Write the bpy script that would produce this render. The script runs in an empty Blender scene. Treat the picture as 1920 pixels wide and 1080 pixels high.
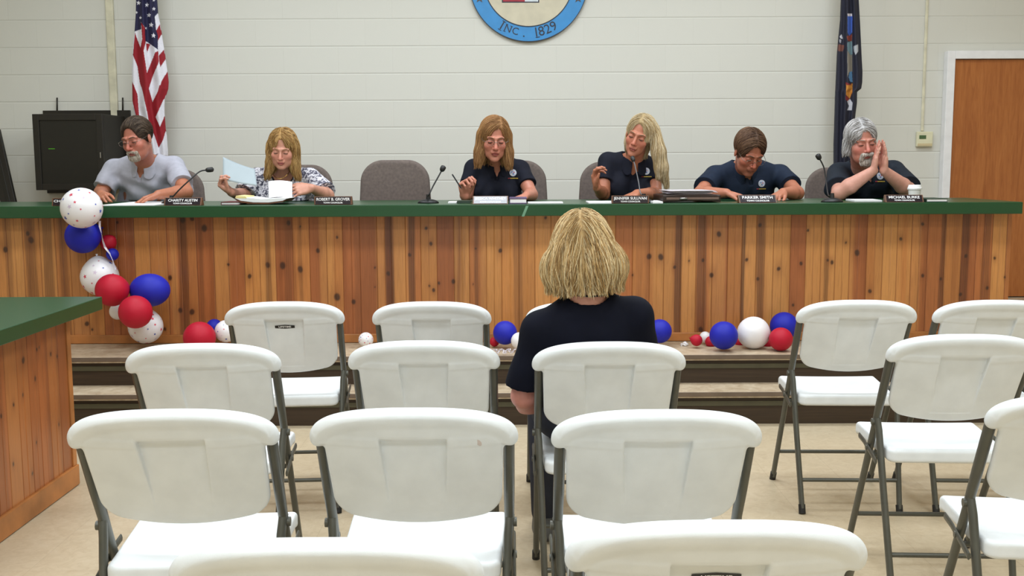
import bpy, math, random
import numpy as np
from mathutils import Vector, Matrix
random.seed(5)
rng = np.random.default_rng(7)
scene = bpy.context.scene
COL = scene.collection
PI = math.pi
V3 = lambda *a: np.array(a, dtype=float)

# ------------------------------------------------------------ camera model (design helper and real camera)
F, HC = 2000.0, 1.36
TH, RO = math.atan(235 / 2000), 0.0045
_fw = V3(0, math.cos(TH), -math.sin(TH)); _u0 = V3(0, math.sin(TH), math.cos(TH)); _r0 = V3(1, 0, 0)
_rt = _r0 * math.cos(RO) - _u0 * math.sin(RO); _up = _u0 * math.cos(RO) + _r0 * math.sin(RO)
def P(u, v, Y=None, Z=None):
    d = _fw + (u - 960) / F * _rt - (v - 540) / F * _up
    t = Y / d[1] if Y is not None else (Z - HC) / d[2]
    return V3(0, 0, HC) + t * d
def proj(p):
    q = np.asarray(p, float) - V3(0, 0, HC)
    z = q @ _fw
    return np.stack([960 + F * (q @ _rt) / z, 540 - F * (q @ _up) / z], -1)
cam_data = bpy.data.cameras.new('camera'); cam = bpy.data.objects.new('camera', cam_data); COL.objects.link(cam)
cam_data.sensor_width = 36; cam_data.lens = 36 * F / 1920; cam_data.clip_start = 0.05
cam.matrix_world = Matrix(((_rt[0], _up[0], -_fw[0], 0), (_rt[1], _up[1], -_fw[1], 0), (_rt[2], _up[2], -_fw[2], HC), (0, 0, 0, 1)))
scene.camera = cam

# ------------------------------------------------------------ materials
def lin(c):
    r = []
    for x in c[:3]:
        x = x / 255.0
        r.append(x / 12.92 if x <= 0.04045 else ((x + 0.055) / 1.055) ** 2.4)
    return r
def rgba(c): return (*lin(c), 1.0)
class NM:
    """small node-material builder"""
    def __init__(s, name, col=(200, 200, 200), rough=0.5, metal=0.0, **kw):
        s.m = bpy.data.materials.new(name); s.m.use_nodes = True
        s.t = s.m.node_tree; s.b = s.t.nodes['Principled BSDF']
        s.b.inputs['Base Color'].default_value = rgba(col)
        s.b.inputs['Roughness'].default_value = rough; s.b.inputs['Metallic'].default_value = metal
        for k, v in kw.items(): s.b.inputs[k.replace('_', ' ')].default_value = v
    def n(s, kind, ins=None, **props):
        nd = s.t.nodes.new('ShaderNode' + kind)
        for k, v in props.items(): setattr(nd, k, v)
        for k, v in (ins or {}).items(): s.put(nd.inputs[k], v)
        return nd
    def put(s, sock, v):
        if isinstance(v, bpy.types.NodeSocket): s.t.links.new(v, sock)
        else: sock.default_value = v
    def math(s, op, a, b=0.0):
        nd = s.n('Math', operation=op); s.put(nd.inputs[0], a); s.put(nd.inputs[1], b); return nd.outputs[0]
    def mix(s, fac, a, b, mode='MIX'):
        nd = s.n('Mix', data_type='RGBA', blend_type=mode)
        s.put(nd.inputs['Factor'], fac); s.put(nd.inputs[6], a); s.put(nd.inputs[7], b); return nd.outputs[2]
    def ramp(s, fac, stops):
        nd = s.n('ValToRGB'); s.put(nd.inputs[0], fac); e = nd.color_ramp.elements
        while len(e) < len(stops): e.new(0.5)
        for x, (p, c) in zip(e, stops): x.position = p; x.color = c if len(c) == 4 else rgba(c)
        return nd.outputs[0]
    def coords(s, scale=(1, 1, 1), kind='Object', loc=(0, 0, 0), rot=(0, 0, 0)):
        tc = s.n('TexCoord'); mp = s.n('Mapping', {'Vector': tc.outputs[kind], 'Scale': scale, 'Location': loc, 'Rotation': rot}); return mp.outputs[0]
    def noise(s, vec, scale=5.0, detail=3.0, rough=0.5, out='Fac', dist=0.0):
        nd = s.n('TexNoise', {'Vector': vec, 'Scale': scale, 'Detail': detail, 'Roughness': rough, 'Distortion': dist}); return nd.outputs[out]
    def bump(s, h, strength=0.3, dist=0.01):
        nd = s.n('Bump', {'Height': h, 'Strength': strength, 'Distance': dist}); s.put(s.b.inputs['Normal'], nd.outputs[0]); return nd
    def col(s, c): s.put(s.b.inputs['Base Color'], c)
    def attr(s, name='Col'): return s.n('Attribute', attribute_name=name).outputs['Color']

def plain(name, col, rough=0.5, metal=0.0, var=0.06, vscale=14, bump=0.0, bscale=300, **kw):
    """a plain paint / plastic / fabric with faint procedural mottling"""
    k = NM(name, col, rough, metal, **kw)
    c = k.coords()
    nz = k.noise(c, vscale, 4)
    lo = tuple(max(0, x * (1 - var)) for x in col); hi = tuple(min(255, x * (1 + var)) for x in col)
    k.col(k.ramp(nz, [(0.3, lo), (0.7, hi)]))
    if bump: k.bump(k.noise(c, bscale, 2), bump, 0.002)
    return k.m
def vcol_mat(name, rough=0.5, var=0.08, vscale=40, stretch=(1, 1, 1), bump=0.0, bscale=200, **kw):
    """base colour from the mesh's own colour attribute, with fine procedural variation"""
    k = NM(name, rough=rough, **kw)
    c = k.coords(stretch)
    nz = k.noise(c, vscale, 4)
    f = k.ramp(nz, [(0.25, (1 - var, 1 - var, 1 - var, 1)), (0.75, (1 + var, 1 + var, 1 + var, 1))])
    k.col(k.mix(1.0, k.attr(), f, 'MULTIPLY'))
    if bump: k.bump(k.noise(c, bscale, 2), bump, 0.002)
    return k.m

# ------------------------------------------------------------ objects
def props(o, label=None, cat=None, group=None, kind=None):
    if label: o['label'] = label
    if cat: o['category'] = cat
    if group: o['group'] = group
    if kind: o['kind'] = kind
    return o
def thing(name, label, cat, loc=(0, 0, 0), group=None, rz=0.0):
    o = bpy.data.objects.new(name, None); COL.objects.link(o)
    o.empty_display_size = 0.05; o.location = [float(x) for x in loc]; o.rotation_euler = (0, 0, rz)
    return props(o, label, cat, group)
def mesh(name, v, f, mat, parent=None, smooth=True, col=None, fmat=None, off=None, sharp=None):
    """v (n,3), f list of faces or (m,k) array; off is subtracted from v (a thing's base)"""
    v = np.asarray(v, np.float32).reshape(-1, 3)
    if off is not None: v = v - np.asarray(off, np.float32)
    me = bpy.data.meshes.new(name)
    if isinstance(f, np.ndarray) and f.ndim == 2:
        m, k = f.shape
        me.vertices.add(len(v)); me.vertices.foreach_set('co', np.ascontiguousarray(v).ravel())
        me.loops.add(m * k); me.loops.foreach_set('vertex_index', np.ascontiguousarray(f, np.int32).ravel())
        me.polygons.add(m); me.polygons.foreach_set('loop_start', np.arange(0, m * k, k, dtype=np.int32))
        me.update(calc_edges=True)
    else:
        me.from_pydata(v.tolist(), [], [list(map(int, x)) for x in f]); me.update()
    me.polygons.foreach_set('use_smooth', np.full(len(me.polygons), bool(smooth)))
    for mt in (mat if isinstance(mat, (list, tuple)) else [mat]): me.materials.append(mt)
    if fmat is not None: me.polygons.foreach_set('material_index', np.asarray(fmat, np.int32))
    if col is not None:
        a = me.color_attributes.new('Col', 'FLOAT_COLOR', 'POINT')
        c = np.ones((len(v), 4), np.float32); c[:, :3] = col; a.data.foreach_set('color', c.ravel())
    if sharp is not None: me.set_sharp_from_angle(angle=sharp)
    o = bpy.data.objects.new(name, me); COL.objects.link(o)
    if parent is not None: o.parent = parent
    return o
def bevel(o, w, seg=2):
    b = o.modifiers.new('bevel', 'BEVEL'); b.width = w; b.segments = seg; b.limit_method = 'ANGLE'; b.angle_limit = 0.7
    return o
def dup(root, loc, rz=None, **pr):
    r = root.copy(); COL.objects.link(r); r.location = [float(x) for x in loc]
    if rz is not None: r.rotation_euler = (0, 0, rz)
    for k, v in pr.items(): r[k] = v
    for ch in root.children:
        c = ch.copy(); COL.objects.link(c); c.parent = r
        for g in ch.children:
            d = g.copy(); COL.objects.link(d); d.parent = c
    return r

class MB:
    """collects simple shapes for ONE mesh"""
    def __init__(s): s.v = []; s.f = []; s.m = []
    def add(s, v, f, mi=0):
        b = len(s.v); s.v.extend([tuple(map(float, x)) for x in v]); s.f.extend([tuple(int(i) + b for i in q) for q in f]); s.m.extend([mi] * len(f)); return s
    def box(s, lo, hi, mi=0, M=None):
        x0, y0, z0 = lo; x1, y1, z1 = hi
        v = [(x0, y0, z0), (x1, y0, z0), (x1, y1, z0), (x0, y1, z0), (x0, y0, z1), (x1, y0, z1), (x1, y1, z1), (x0, y1, z1)]
        if M is not None: v = [tuple(M @ Vector(q)) for q in v]
        return s.add(v, [(0, 3, 2, 1), (4, 5, 6, 7), (0, 1, 5, 4), (1, 2, 6, 5), (2, 3, 7, 6), (3, 0, 4, 7)], mi)
    def prism(s, pts, axis_vec, mi=0):
        """polygon pts (3d) extruded by axis_vec"""
        n = len(pts); a = np.asarray(axis_vec, float); pts = [np.asarray(p, float) for p in pts]
        v = pts + [p + a for p in pts]
        return s.add(v, [tuple(range(n))[::-1], tuple(range(n, 2 * n))] + [(i, (i + 1) % n, n + (i + 1) % n, n + i) for i in range(n)], mi)
    def tube(s, path, r, seg=10, mi=0, closed=False, flat=None, up=(0, 0, 1)):
        """tube along path; r scalar or list; flat=(a,b) elliptic radii factors along side / up"""
        pts = [np.asarray(p, float) for p in path]; n = len(pts)
        rs = [r] * n if np.isscalar(r) else list(r)
        up = np.asarray(up, float); rings = []; prev = None
        for i in range(n):
            if closed: t = pts[(i + 1) % n] - pts[i - 1]
            else: t = pts[min(i + 1, n - 1)] - pts[max(i - 1, 0)]
            t = t / (np.linalg.norm(t) + 1e-12)
            ref = up if prev is None or flat is not None else prev
            b = ref - t * (ref @ t)
            if np.linalg.norm(b) < 1e-3: b = V3(1, 0, 0) - t * t[0]
            if np.linalg.norm(b) < 1e-3: b = V3(0, 1, 0) - t * t[1]
            b /= np.linalg.norm(b); a = np.cross(t, b); prev = b
            fa, fb = flat or (1, 1)
            rings.append([pts[i] + rs[i] * (fa * math.cos(2 * PI * k / seg) * a + fb * math.sin(2 * PI * k / seg) * b) for k in range(seg)])
        v = [p for ring in rings for p in ring]; f = []
        for i in range(n if closed else n - 1):
            j = (i + 1) % n
            for k in range(seg):
                f.append((i * seg + k, j * seg + k, j * seg + (k + 1) % seg, i * seg + (k + 1) % seg))
        if not closed:
            f.append(tuple(range(seg))); f.append(tuple(range((n - 1) * seg, n * seg))[::-1])
        return s.add(v, f, mi)
    def lathe(s, prof, seg=24, c=(0, 0, 0), mi=0, M=None):
        """prof list of (r,z)"""
        v = []; f = []; n = len(prof)
        for r, z in prof:
            for k in range(seg):
                q = Vector((r * math.cos(2 * PI * k / seg), r * math.sin(2 * PI * k / seg), z))
                if M is not None: q = M @ q
                v.append((q[0] + c[0], q[1] + c[1], q[2] + c[2]))
        for i in range(n - 1):
            for k in range(seg):
                f.append((i * seg + k, i * seg + (k + 1) % seg, (i + 1) * seg + (k + 1) % seg, (i + 1) * seg + k))
        f.append(tuple(range(seg))[::-1]); f.append(tuple(range((n - 1) * seg, n * seg)))
        return s.add(v, f, mi)
    def ball(s, c, r, seg=20, rings=12, mi=0, R=None):
        r = (r, r, r) if np.isscalar(r) else r
        v = []; f = []
        for i in range(rings + 1):
            a = PI * i / rings
            for k in range(seg):
                q = V3(r[0] * math.sin(a) * math.cos(2 * PI * k / seg), r[1] * math.sin(a) * math.sin(2 * PI * k / seg), r[2] * math.cos(a))
                if R is not None: q = R @ q
                v.append(q + np.asarray(c, float))
        for i in range(rings):
            for k in range(seg):
                f.append((i * seg + k, (i + 1) * seg + k, (i + 1) * seg + (k + 1) % seg, i * seg + (k + 1) % seg))
        return s.add(v, f, mi)
    def build(s, name, mat, parent=None, smooth=False, off=None, bev=0, sharp=None, col=None):
        o = mesh(name, s.v, s.f, mat, parent, smooth, fmat=s.m, off=off, sharp=sharp, col=col)
        if bev: bevel(o, bev)
        return o

def text_geo(body, size, bold=0.0):
    """flat glyph mesh of a short text, centred on the origin in its xy plane"""
    cu = bpy.data.curves.new('lettering', 'FONT'); cu.body = body; cu.size = size; cu.align_x = 'CENTER'; cu.align_y = 'CENTER'; cu.offset = bold; cu.resolution_u = 3
    o = bpy.data.objects.new('lettering', cu); COL.objects.link(o)
    dg = bpy.context.evaluated_depsgraph_get(); dg.update()
    me = o.evaluated_get(dg).to_mesh()
    v = np.array([x.co[:] for x in me.vertices]); f = [tuple(p.vertices) for p in me.polygons]
    o.evaluated_get(dg).to_mesh_clear(); bpy.data.objects.remove(o); bpy.data.curves.remove(cu)
    return v, f
def place2d(v, origin, ax, ay):
    return np.asarray(origin) + v[:, :1] * np.asarray(ax) + v[:, 1:2] * np.asarray(ay)
def star2d(r, rot=0.0, inner=0.4):
    return [(rr * math.sin(a + rot), rr * math.cos(a + rot)) for k in range(10) for a, rr in [(PI * k / 5, r if k % 2 == 0 else r * inner)]]

# ------------------------------------------------------------ sculpting volumes (signed distance grids -> smooth meshes)
def frame(o, R=np.eye(3), s=1.0): return (np.asarray(o, float), np.asarray(R, float), float(s))
def rotm(yaw=0, pitch=0, roll=0):
    a, b, c = np.radians([yaw, pitch, roll])
    Rz = np.array([[math.cos(a), -math.sin(a), 0], [math.sin(a), math.cos(a), 0], [0, 0, 1]])
    Rx = np.array([[1, 0, 0], [0, math.cos(b), -math.sin(b)], [0, math.sin(b), math.cos(b)]])
    Ry = np.array([[math.cos(c), 0, math.sin(c)], [0, 1, 0], [-math.sin(c), 0, math.cos(c)]])
    return Rz @ Rx @ Ry
ID = frame((0, 0, 0))
def W(M, p): return M[0] + M[2] * (M[1] @ np.asarray(p, float))
class Vol:
    def __init__(s, lo, hi, h):
        s.lo = np.asarray(lo, float); s.h = h
        s.n = np.maximum(4, np.ceil((np.asarray(hi, float) - s.lo) / h).astype(int) + 1)
        s.F = np.full(s.n, 0.5, np.float32)
        s.ax = [(s.lo[i] + h * np.arange(s.n[i])).astype(np.float32) for i in range(3)]
    def region(s, lo, hi, pad):
        sl = []
        for i in range(3):
            a = int(np.clip(math.floor((lo[i] - pad - s.lo[i]) / s.h), 0, s.n[i])); b = int(np.clip(math.ceil((hi[i] + pad - s.lo[i]) / s.h) + 1, 0, s.n[i]))
            if b <= a: return None, None
            sl.append(slice(a, b))
        return tuple(sl), (s.ax[0][sl[0]][:, None, None], s.ax[1][sl[1]][None, :, None], s.ax[2][sl[2]][None, None, :])
    def comb(s, sl, d, k, op):
        A = s.F[sl]
        if op == 'sub': d = -d
        if k > 0:
            hh = np.maximum(k - np.abs(A - d), 0) / k
            A[...] = (np.minimum(A, d) - hh * hh * k / 4) if op == 'add' else (np.maximum(A, d) + hh * hh * k / 4)
        else: A[...] = np.minimum(A, d) if op == 'add' else np.maximum(A, d)
        return s
    def cap(s, a, b, ra, rb=None, k=0.0, M=ID, op='add', cut=None):
        rb = ra if rb is None else rb
        a, b, ra, rb = W(M, a), W(M, b), ra * M[2], rb * M[2]; R = max(ra, rb)
        sl, g = s.region(np.minimum(a, b) - R, np.maximum(a, b) + R, 0.012 + k)
        if sl is None: return s
        ab = b - a; L2 = ab @ ab + 1e-12
        x, y, z = (g[i] - np.float32(a[i]) for i in range(3))
        t = np.clip((x * ab[0] + y * ab[1] + z * ab[2]) / L2, 0, 1)
        d = np.sqrt((x - t * ab[0]) ** 2 + (y - t * ab[1]) ** 2 + (z - t * ab[2]) ** 2) - (ra + (rb - ra) * t)
        if cut is not None:  # flat cut at fraction cut of the axis
            L = math.sqrt(L2); d = np.maximum(d, (x * ab[0] + y * ab[1] + z * ab[2]) / L - cut * L)
        return s.comb(sl, d.astype(np.float32), k, op)
    def ell(s, c, r, k=0.0, M=ID, op='add', R=None):
        r = np.asarray((r,) * 3 if np.isscalar(r) else r, float) * M[2]
        Rm = M[1] if R is None else M[1] @ R; c = W(M, c)
        ext = np.sqrt(((Rm * r) ** 2).sum(1))
        sl, g = s.region(c - ext, c + ext, 0.012 + k)
        if sl is None: return s
        x, y, z = (g[i] - np.float32(c[i]) for i in range(3))
        q = [(x * Rm[0, j] + y * Rm[1, j] + z * Rm[2, j]) for j in range(3)]
        k0 = np.sqrt(sum((q[j] / r[j]) ** 2 for j in range(3))); k1 = np.sqrt(sum((q[j] / r[j] ** 2) ** 2 for j in range(3))) + 1e-9
        return s.comb(sl, (k0 * (k0 - 1) / k1).astype(np.float32), k, op)
    def ecap(s, a, b, side, r0, r1, k=0.0, op='add', cap_r=0.5):
        """tapered limb of elliptic section: r0=(side,depth) radii at a, r1 at b"""
        a, b = np.asarray(a, float), np.asarray(b, float); ab = b - a; L = np.linalg.norm(ab); ax = ab / L
        side = np.asarray(side, float); side = side - ax * (side @ ax); side /= np.linalg.norm(side); dep = np.cross(ax, side)
        R = max(*r0, *r1); sl, g = s.region(np.minimum(a, b) - R, np.maximum(a, b) + R, 0.012 + k)
        if sl is None: return s
        x, y, z = (g[i] - np.float32(a[i]) for i in range(3))
        t = x * ax[0] + y * ax[1] + z * ax[2]; tt = np.clip(t / L, 0, 1); over = t - tt * L
        rs = r0[0] + (r1[0] - r0[0]) * tt; rd = r0[1] + (r1[1] - r0[1]) * tt
        qs = (x * side[0] + y * side[1] + z * side[2]) / rs; qd = (x * dep[0] + y * dep[1] + z * dep[2]) / rd; qo = over / (np.minimum(rs, rd) * 2 * cap_r)
        k0 = np.sqrt(qs ** 2 + qd ** 2 + qo ** 2)
        return s.comb(sl, ((k0 - 1) * np.minimum(rs, rd)).astype(np.float32), k, op)
    def fn(s, f, lo, hi, k=0.0, op='add', pad=0.01):
        sl, g = s.region(lo, hi, pad)
        if sl is None: return s
        return s.comb(sl, np.broadcast_to(f(*g), s.F[sl].shape).astype(np.float32), k, op)
    def plane(s, c, n, k=0.0):
        """keep the side n points to"""
        n = np.asarray(n, float) / np.linalg.norm(n)
        d = -((s.ax[0][:, None, None] - c[0]) * n[0] + (s.ax[1][None, :, None] - c[1]) * n[1] + (s.ax[2][None, None, :] - c[2]) * n[2])
        return s.comb((slice(None),) * 3, d.astype(np.float32), k, 'int')
    def at(s, p):
        q = (np.asarray(p) - s.lo) / s.h; q = np.clip(q, 0, s.n - 1.001); i = q.astype(int); f = q - i; r = 0
        for a in (0, 1):
            for b in (0, 1):
                for c in (0, 1):
                    w = (f[..., 0] if a else 1 - f[..., 0]) * (f[..., 1] if b else 1 - f[..., 1]) * (f[..., 2] if c else 1 - f[..., 2])
                    r = r + w * s.F[i[..., 0] + a, i[..., 1] + b, i[..., 2] + c]
        return r
    def grad(s, p):
        e = s.h; g = np.stack([s.at(p + V3(e, 0, 0)) - s.at(p - V3(e, 0, 0)), s.at(p + V3(0, e, 0)) - s.at(p - V3(0, e, 0)), s.at(p + V3(0, 0, e)) - s.at(p - V3(0, 0, e))], -1)
        return g / (np.linalg.norm(g, axis=-1, keepdims=True) + 1e-9)
    def front(s, x, z):
        """y of the first solid cell seen from -y at columns x,z"""
        i = np.clip(((np.asarray(x) - s.lo[0]) / s.h).round().astype(int), 0, s.n[0] - 1); k = np.clip(((np.asarray(z) - s.lo[2]) / s.h).round().astype(int), 0, s.n[2] - 1)
        colm = s.F[i, :, k]; ins = colm < 0; j = ins.argmax(-1); j1 = np.maximum(j - 1, 0); ii = np.arange(len(j))
        f1, f0 = colm[ii, j], colm[ii, j1]; t = np.where(j > 0, f0 / (f0 - f1 + 1e-9), 0)
        return np.where(ins.any(-1), s.lo[1] + s.h * (j1 + t), np.nan)
    def mesh(s):
        Fp = s.F; Fp[0], Fp[-1] = 0.5, 0.5; Fp[:, 0], Fp[:, -1] = 0.5, 0.5; Fp[:, :, 0], Fp[:, :, -1] = 0.5, 0.5
        I = Fp < 0; c = np.zeros(tuple(s.n - 1), np.uint8)
        offs = [(a, b, d) for a in (0, 1) for b in (0, 1) for d in (0, 1)]
        for a, b, d in offs: c += I[a:a + s.n[0] - 1, b:b + s.n[1] - 1, d:d + s.n[2] - 1]
        cells = np.argwhere((c > 0) & (c < 8)); ids = np.full(tuple(s.n - 1), -1, np.int32); ids[tuple(cells.T)] = np.arange(len(cells))
        val = {o: Fp[cells[:, 0] + o[0], cells[:, 1] + o[1], cells[:, 2] + o[2]].astype(float) for o in offs}
        acc = np.zeros((len(cells), 3)); cnt = np.zeros(len(cells))
        for o in offs:
            for ax in range(3):
                if o[ax] == 0:
                    o2 = tuple(1 if i == ax else o[i] for i in range(3)); a, b = val[o], val[o2]; m = (a < 0) != (b < 0)
                    t = np.where(m, a / np.where(m, a - b, 1), 0); p = np.tile(np.array(o, float), (len(cells), 1)); p[:, ax] += t
                    acc[m] += p[m]; cnt[m] += 1
        v = s.lo + s.h * (cells + acc / cnt[:, None]); quads = []
        for ax in range(3):
            lo = [slice(None)] * 3; hi = [slice(None)] * 3; lo[ax] = slice(0, -1); hi[ax] = slice(1, None)
            A, B = I[tuple(lo)], I[tuple(hi)]; e = np.argwhere(A != B); b, d = [i for i in range(3) if i != ax]
            e = e[(e[:, b] > 0) & (e[:, d] > 0)]; inside = A[tuple(e.T)]
            q = []
            for db, dd in ((0, 0), (1, 0), (1, 1), (0, 1)):
                k = e.copy(); k[:, b] -= db; k[:, d] -= dd; q.append(ids[tuple(k.T)])
            q = np.stack(q, 1); flip = inside if ax != 1 else ~inside
            q[~flip] = q[~flip][:, ::-1]; quads.append(q)
        f = np.concatenate(quads); f = f[(f >= 0).all(1)]
        return v, f
# ============================================================ THE SETTING
YW = 8.06                     # back wall
ZP = 0.329                    # platform
YPAN = 6.10                   # counter front panel
ZC, ZCB = 1.13, 1.064         # counter top, its underside
YCF, YCB = 5.95, 6.70
XCR = 2.847; XCL = -4.6
XL, XR, YF, ZT = -5.0, 5.2, -3.5, 3.7

k = NM('painted_block', (222, 220, 208), 0.55)
c = k.coords(); sx = k.n('SeparateXYZ', {0: c})
vec = k.n('CombineXYZ', {0: sx.outputs[0], 1: sx.outputs[2], 2: 0.0}).outputs[0]
mp = k.n('Mapping', {'Vector': vec, 'Location': (0.07, -2.220 + 0.1985 * 20, 0)}).outputs[0]
br = k.n('TexBrick', {'Vector': mp, 'Scale': 1.0, 'Mortar Size': 0.0055, 'Mortar Smooth': 0.6, 'Brick Width': 0.405, 'Row Height': 0.1985,
                      'Color1': rgba((215, 214, 205)), 'Color2': rgba((214, 213, 204)), 'Mortar': rgba((213, 212, 203))}, offset=0.5)
k.col(br.outputs['Color'])
fr = k.math('FRACT', k.math('ADD', k.math('DIVIDE', k.math('SUBTRACT', sx.outputs[2], 2.220), 0.1985), 20.5))
dj = k.math('MULTIPLY', k.math('ABSOLUTE', k.math('SUBTRACT', fr, 0.5)), 0.1985)
mr = k.n('MapRange', {0: dj, 1: 0.0012, 2: 0.0075, 3: 0.0, 4: 1.0}, interpolation_type='SMOOTHSTEP').outputs[0]
inv = k.math('MINIMUM', mr, k.math('SUBTRACT', 1.0, k.math('MULTIPLY', br.outputs['Fac'], 0.13)))
pit = k.noise(c, 260, 3)
lump = k.noise(c, 14, 2)
h = k.math('ADD', inv, k.math('ADD', k.math('MULTIPLY', pit, 0.10), k.math('MULTIPLY', lump, 0.10)))
k.bump(h, 0.55, 0.0045)
M_WALL = k.m
M_PLAINWALL = plain('painted_wall', (214, 208, 190), 0.6)
M_CEIL = plain('ceiling_tile', (232, 232, 228), 0.8, bump=0.2, bscale=120)

k = NM('vinyl_tile', (196, 178, 146), 0.38)
c = k.coords()
br = k.n('TexBrick', {'Vector': k.n('Mapping', {'Vector': c, 'Location': (0.11, 0.2, 0)}).outputs[0], 'Scale': 1.0, 'Mortar Size': 0.0012, 'Mortar Smooth': 0.2, 'Brick Width': 0.305, 'Row Height': 0.305,
     'Color1': rgba((202, 186, 158)), 'Color2': rgba((194, 176, 146)), 'Mortar': rgba((150, 132, 104))}, offset=0.0)
n1 = k.noise(c, 26, 6, 0.65, dist=1.2); n2 = k.noise(c, 1.1, 3)
m1 = k.mix(0.55, br.outputs['Color'], k.ramp(n1, [(0.3, (174, 158, 132)), (0.55, (200, 187, 162)), (0.75, (212, 202, 182))]))
k.col(k.mix(k.math('MULTIPLY', n2, 0.5), m1, rgba((186, 164, 128)), 'MIX'))
k.put(k.b.inputs['Roughness'], k.ramp(n2, [(0.3, (0.3, 0.3, 0.3, 1)), (0.8, (0.5, 0.5, 0.5, 1))]))
M_FLOOR = k.m

def quadobj(name, pts, mat, kind='structure', thick=None):
    b = MB()
    if thick is None: b.add(pts, [tuple(range(len(pts)))])
    else: b.prism(pts, thick)
    return props(b.build(name, mat), kind=kind)
quadobj('floor', [(XL, YF, 0), (XR, YF, 0), (XR, YW, 0), (XL, YW, 0)], M_FLOOR, thick=(0, 0, -0.1))
quadobj('wall_back', [(XL, YW, 0), (XR, YW, 0), (XR, YW, ZT), (XL, YW, ZT)], M_WALL, thick=(0, 0.15, 0))
quadobj('wall_left', [(XL, YF, 0), (XL, YW, 0), (XL, YW, ZT), (XL, YF, ZT)], M_PLAINWALL, thick=(-0.15, 0, 0))
quadobj('wall_right', [(XR, YF, 0), (XR, YF, ZT), (XR, YW, ZT), (XR, YW, 0)], M_PLAINWALL, thick=(0.15, 0, 0))
quadobj('wall_front', [(XL, YF, 0), (XL, YF, ZT), (XR, YF, ZT), (XR, YF, 0)], M_PLAINWALL, thick=(0, -0.15, 0))
quadobj('ceiling', [(XL, YF, ZT), (XR, YF, ZT), (XR, YW, ZT), (XL, YW, ZT)], M_CEIL, thick=(0, 0, 0.1))

# platform with a step in front of it
k = NM('brown_step_cladding', (52, 36, 20), 0.55)
c = k.coords((0.6, 1, 30)); k.col(k.ramp(k.noise(c, 6, 3), [(0.3, (46, 32, 18)), (0.7, (62, 46, 28))])); M_RISER = k.m
k = NM('worn_tread', (170, 150, 122), 0.5)
c = k.coords(); n1 = k.noise(c, 20, 5, 0.6, dist=0.8)
k.col(k.ramp(n1, [(0.3, (164, 142, 114)), (0.6, (192, 174, 148)), (0.8, (206, 192, 168))])); M_TREAD = k.m
M_NOSE = plain('grey_brown_nosing', (104, 88, 74), 0.45)
M_OLIVE = plain('olive_trim_strip', (70, 66, 46), 0.5)
def step(name, y0, y1, z0, z1):
    r = thing(name, None, None, (0, y0, 0)); props(r, kind='structure')
    o = (0, y0, 0); x0, x1 = XL + 0.005, XR - 0.005
    MB().box((x0, y0 + 0.02, z0), (x1, y0 + 0.04, z1 - 0.03)).build('riser', M_RISER, r, off=o)
    MB().box((x0, y0 + 0.012, z1 - 0.075), (x1, y0 + 0.0195, z1 - 0.05)).build('trim_strip', M_OLIVE, r, off=o)
    MB().box((x0, y0, z1 - 0.03), (x1, y1, z1)).build('tread', M_TREAD, r, off=o)
    MB().box((x0, y0 - 0.006, z1 - 0.022), (x1, y0 - 0.0005, z1 + 0.001)).build('nosing', M_NOSE, r, off=o, bev=0.002)
    return r
step('floor_step', 5.43, 5.669, 0.0, 0.173)
step('floor_platform', 5.65, YW - 0.01, 0.173, ZP)

# door in the back wall
k = NM('door_veneer', (140, 84, 40), 0.38)
c = k.coords((7, 1, 0.55)); n1 = k.noise(c, 3, 6, 0.6, dist=1.6); n2 = k.noise(k.coords((60, 1, 3)), 4, 3)
cc = k.ramp(n1, [(0.3, (152, 84, 36)), (0.5, (172, 102, 48)), (0.75, (188, 118, 60))])
k.col(k.mix(0.25, cc, k.ramp(n2, [(0.35, (140, 78, 34)), (0.7, (190, 122, 64))]))); M_DOOR = k.m
M_FRAME = plain('pale_grey_door_paint', (238, 238, 240), 0.4, var=0.02)
dx0 = P(1777, 300, Y=YW)[0]; dz = P(1781, 113, Y=YW)[2]; dx1 = dx0 + 0.93
r = thing('door_1', None, None, (dx0, YW, ZP)); props(r, kind='structure'); o = (dx0, YW, ZP)
MB().box((dx0, YW - 0.045, ZP + 0.008), (dx1, YW - 0.006, dz)).build('leaf', M_DOOR, r, off=o, bev=0.002)
b = MB(); fw_ = 0.062
b.box((dx0 - fw_, YW - 0.075, ZP + 0.001), (dx0 - 0.004, YW - 0.004, dz + fw_)); b.box((dx1 + 0.004, YW - 0.075, ZP + 0.001), (dx1 + fw_, YW - 0.004, dz + fw_)); b.box((dx0 - 0.004, YW - 0.075, dz + 0.004), (dx1 + 0.004, YW - 0.004, dz + fw_))
b.build('door_frame', M_FRAME, r, off=o, bev=0.003)
hb = MB(); hz = ZP + 0.9; hx = dx1 - 0.07
hb.lathe([(0.0, 0), (0.03, 0), (0.03, 0.008), (0.012, 0.012), (0.012, 0.04), (0.026, 0.045), (0.028, 0.06), (0.018, 0.072), (0, 0.074)], 20, (hx, YW - 0.046, hz), M=Matrix.Rotation(PI / 2, 4, 'X'))
hb.build('door_handle', plain('brushed_steel', (170, 168, 160), 0.3, 1.0), r, True, off=o, sharp=0.6)

# surface raceways on the wall
M_RACE = plain('cream_raceway', (214, 209, 184), 0.5)
def raceway(n, u, v, z0, z1, w, d):
    x = P(u, v, Y=YW)[0]
    return props(MB().box((x - w / 2, YW - d, z0), (x + w / 2, YW - 0.002, z1)).build('trim_%d' % n, M_RACE, bev=0.006), kind='structure')
raceway(1, 211, 100, ZP + 0.02, ZT - 0.01, 0.056, 0.03)
tz = P(1731, 247, Y=YW)[2]
raceway(2, 1733, 120, tz + 0.005, ZT - 0.01, 0.022, 0.014)

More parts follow.
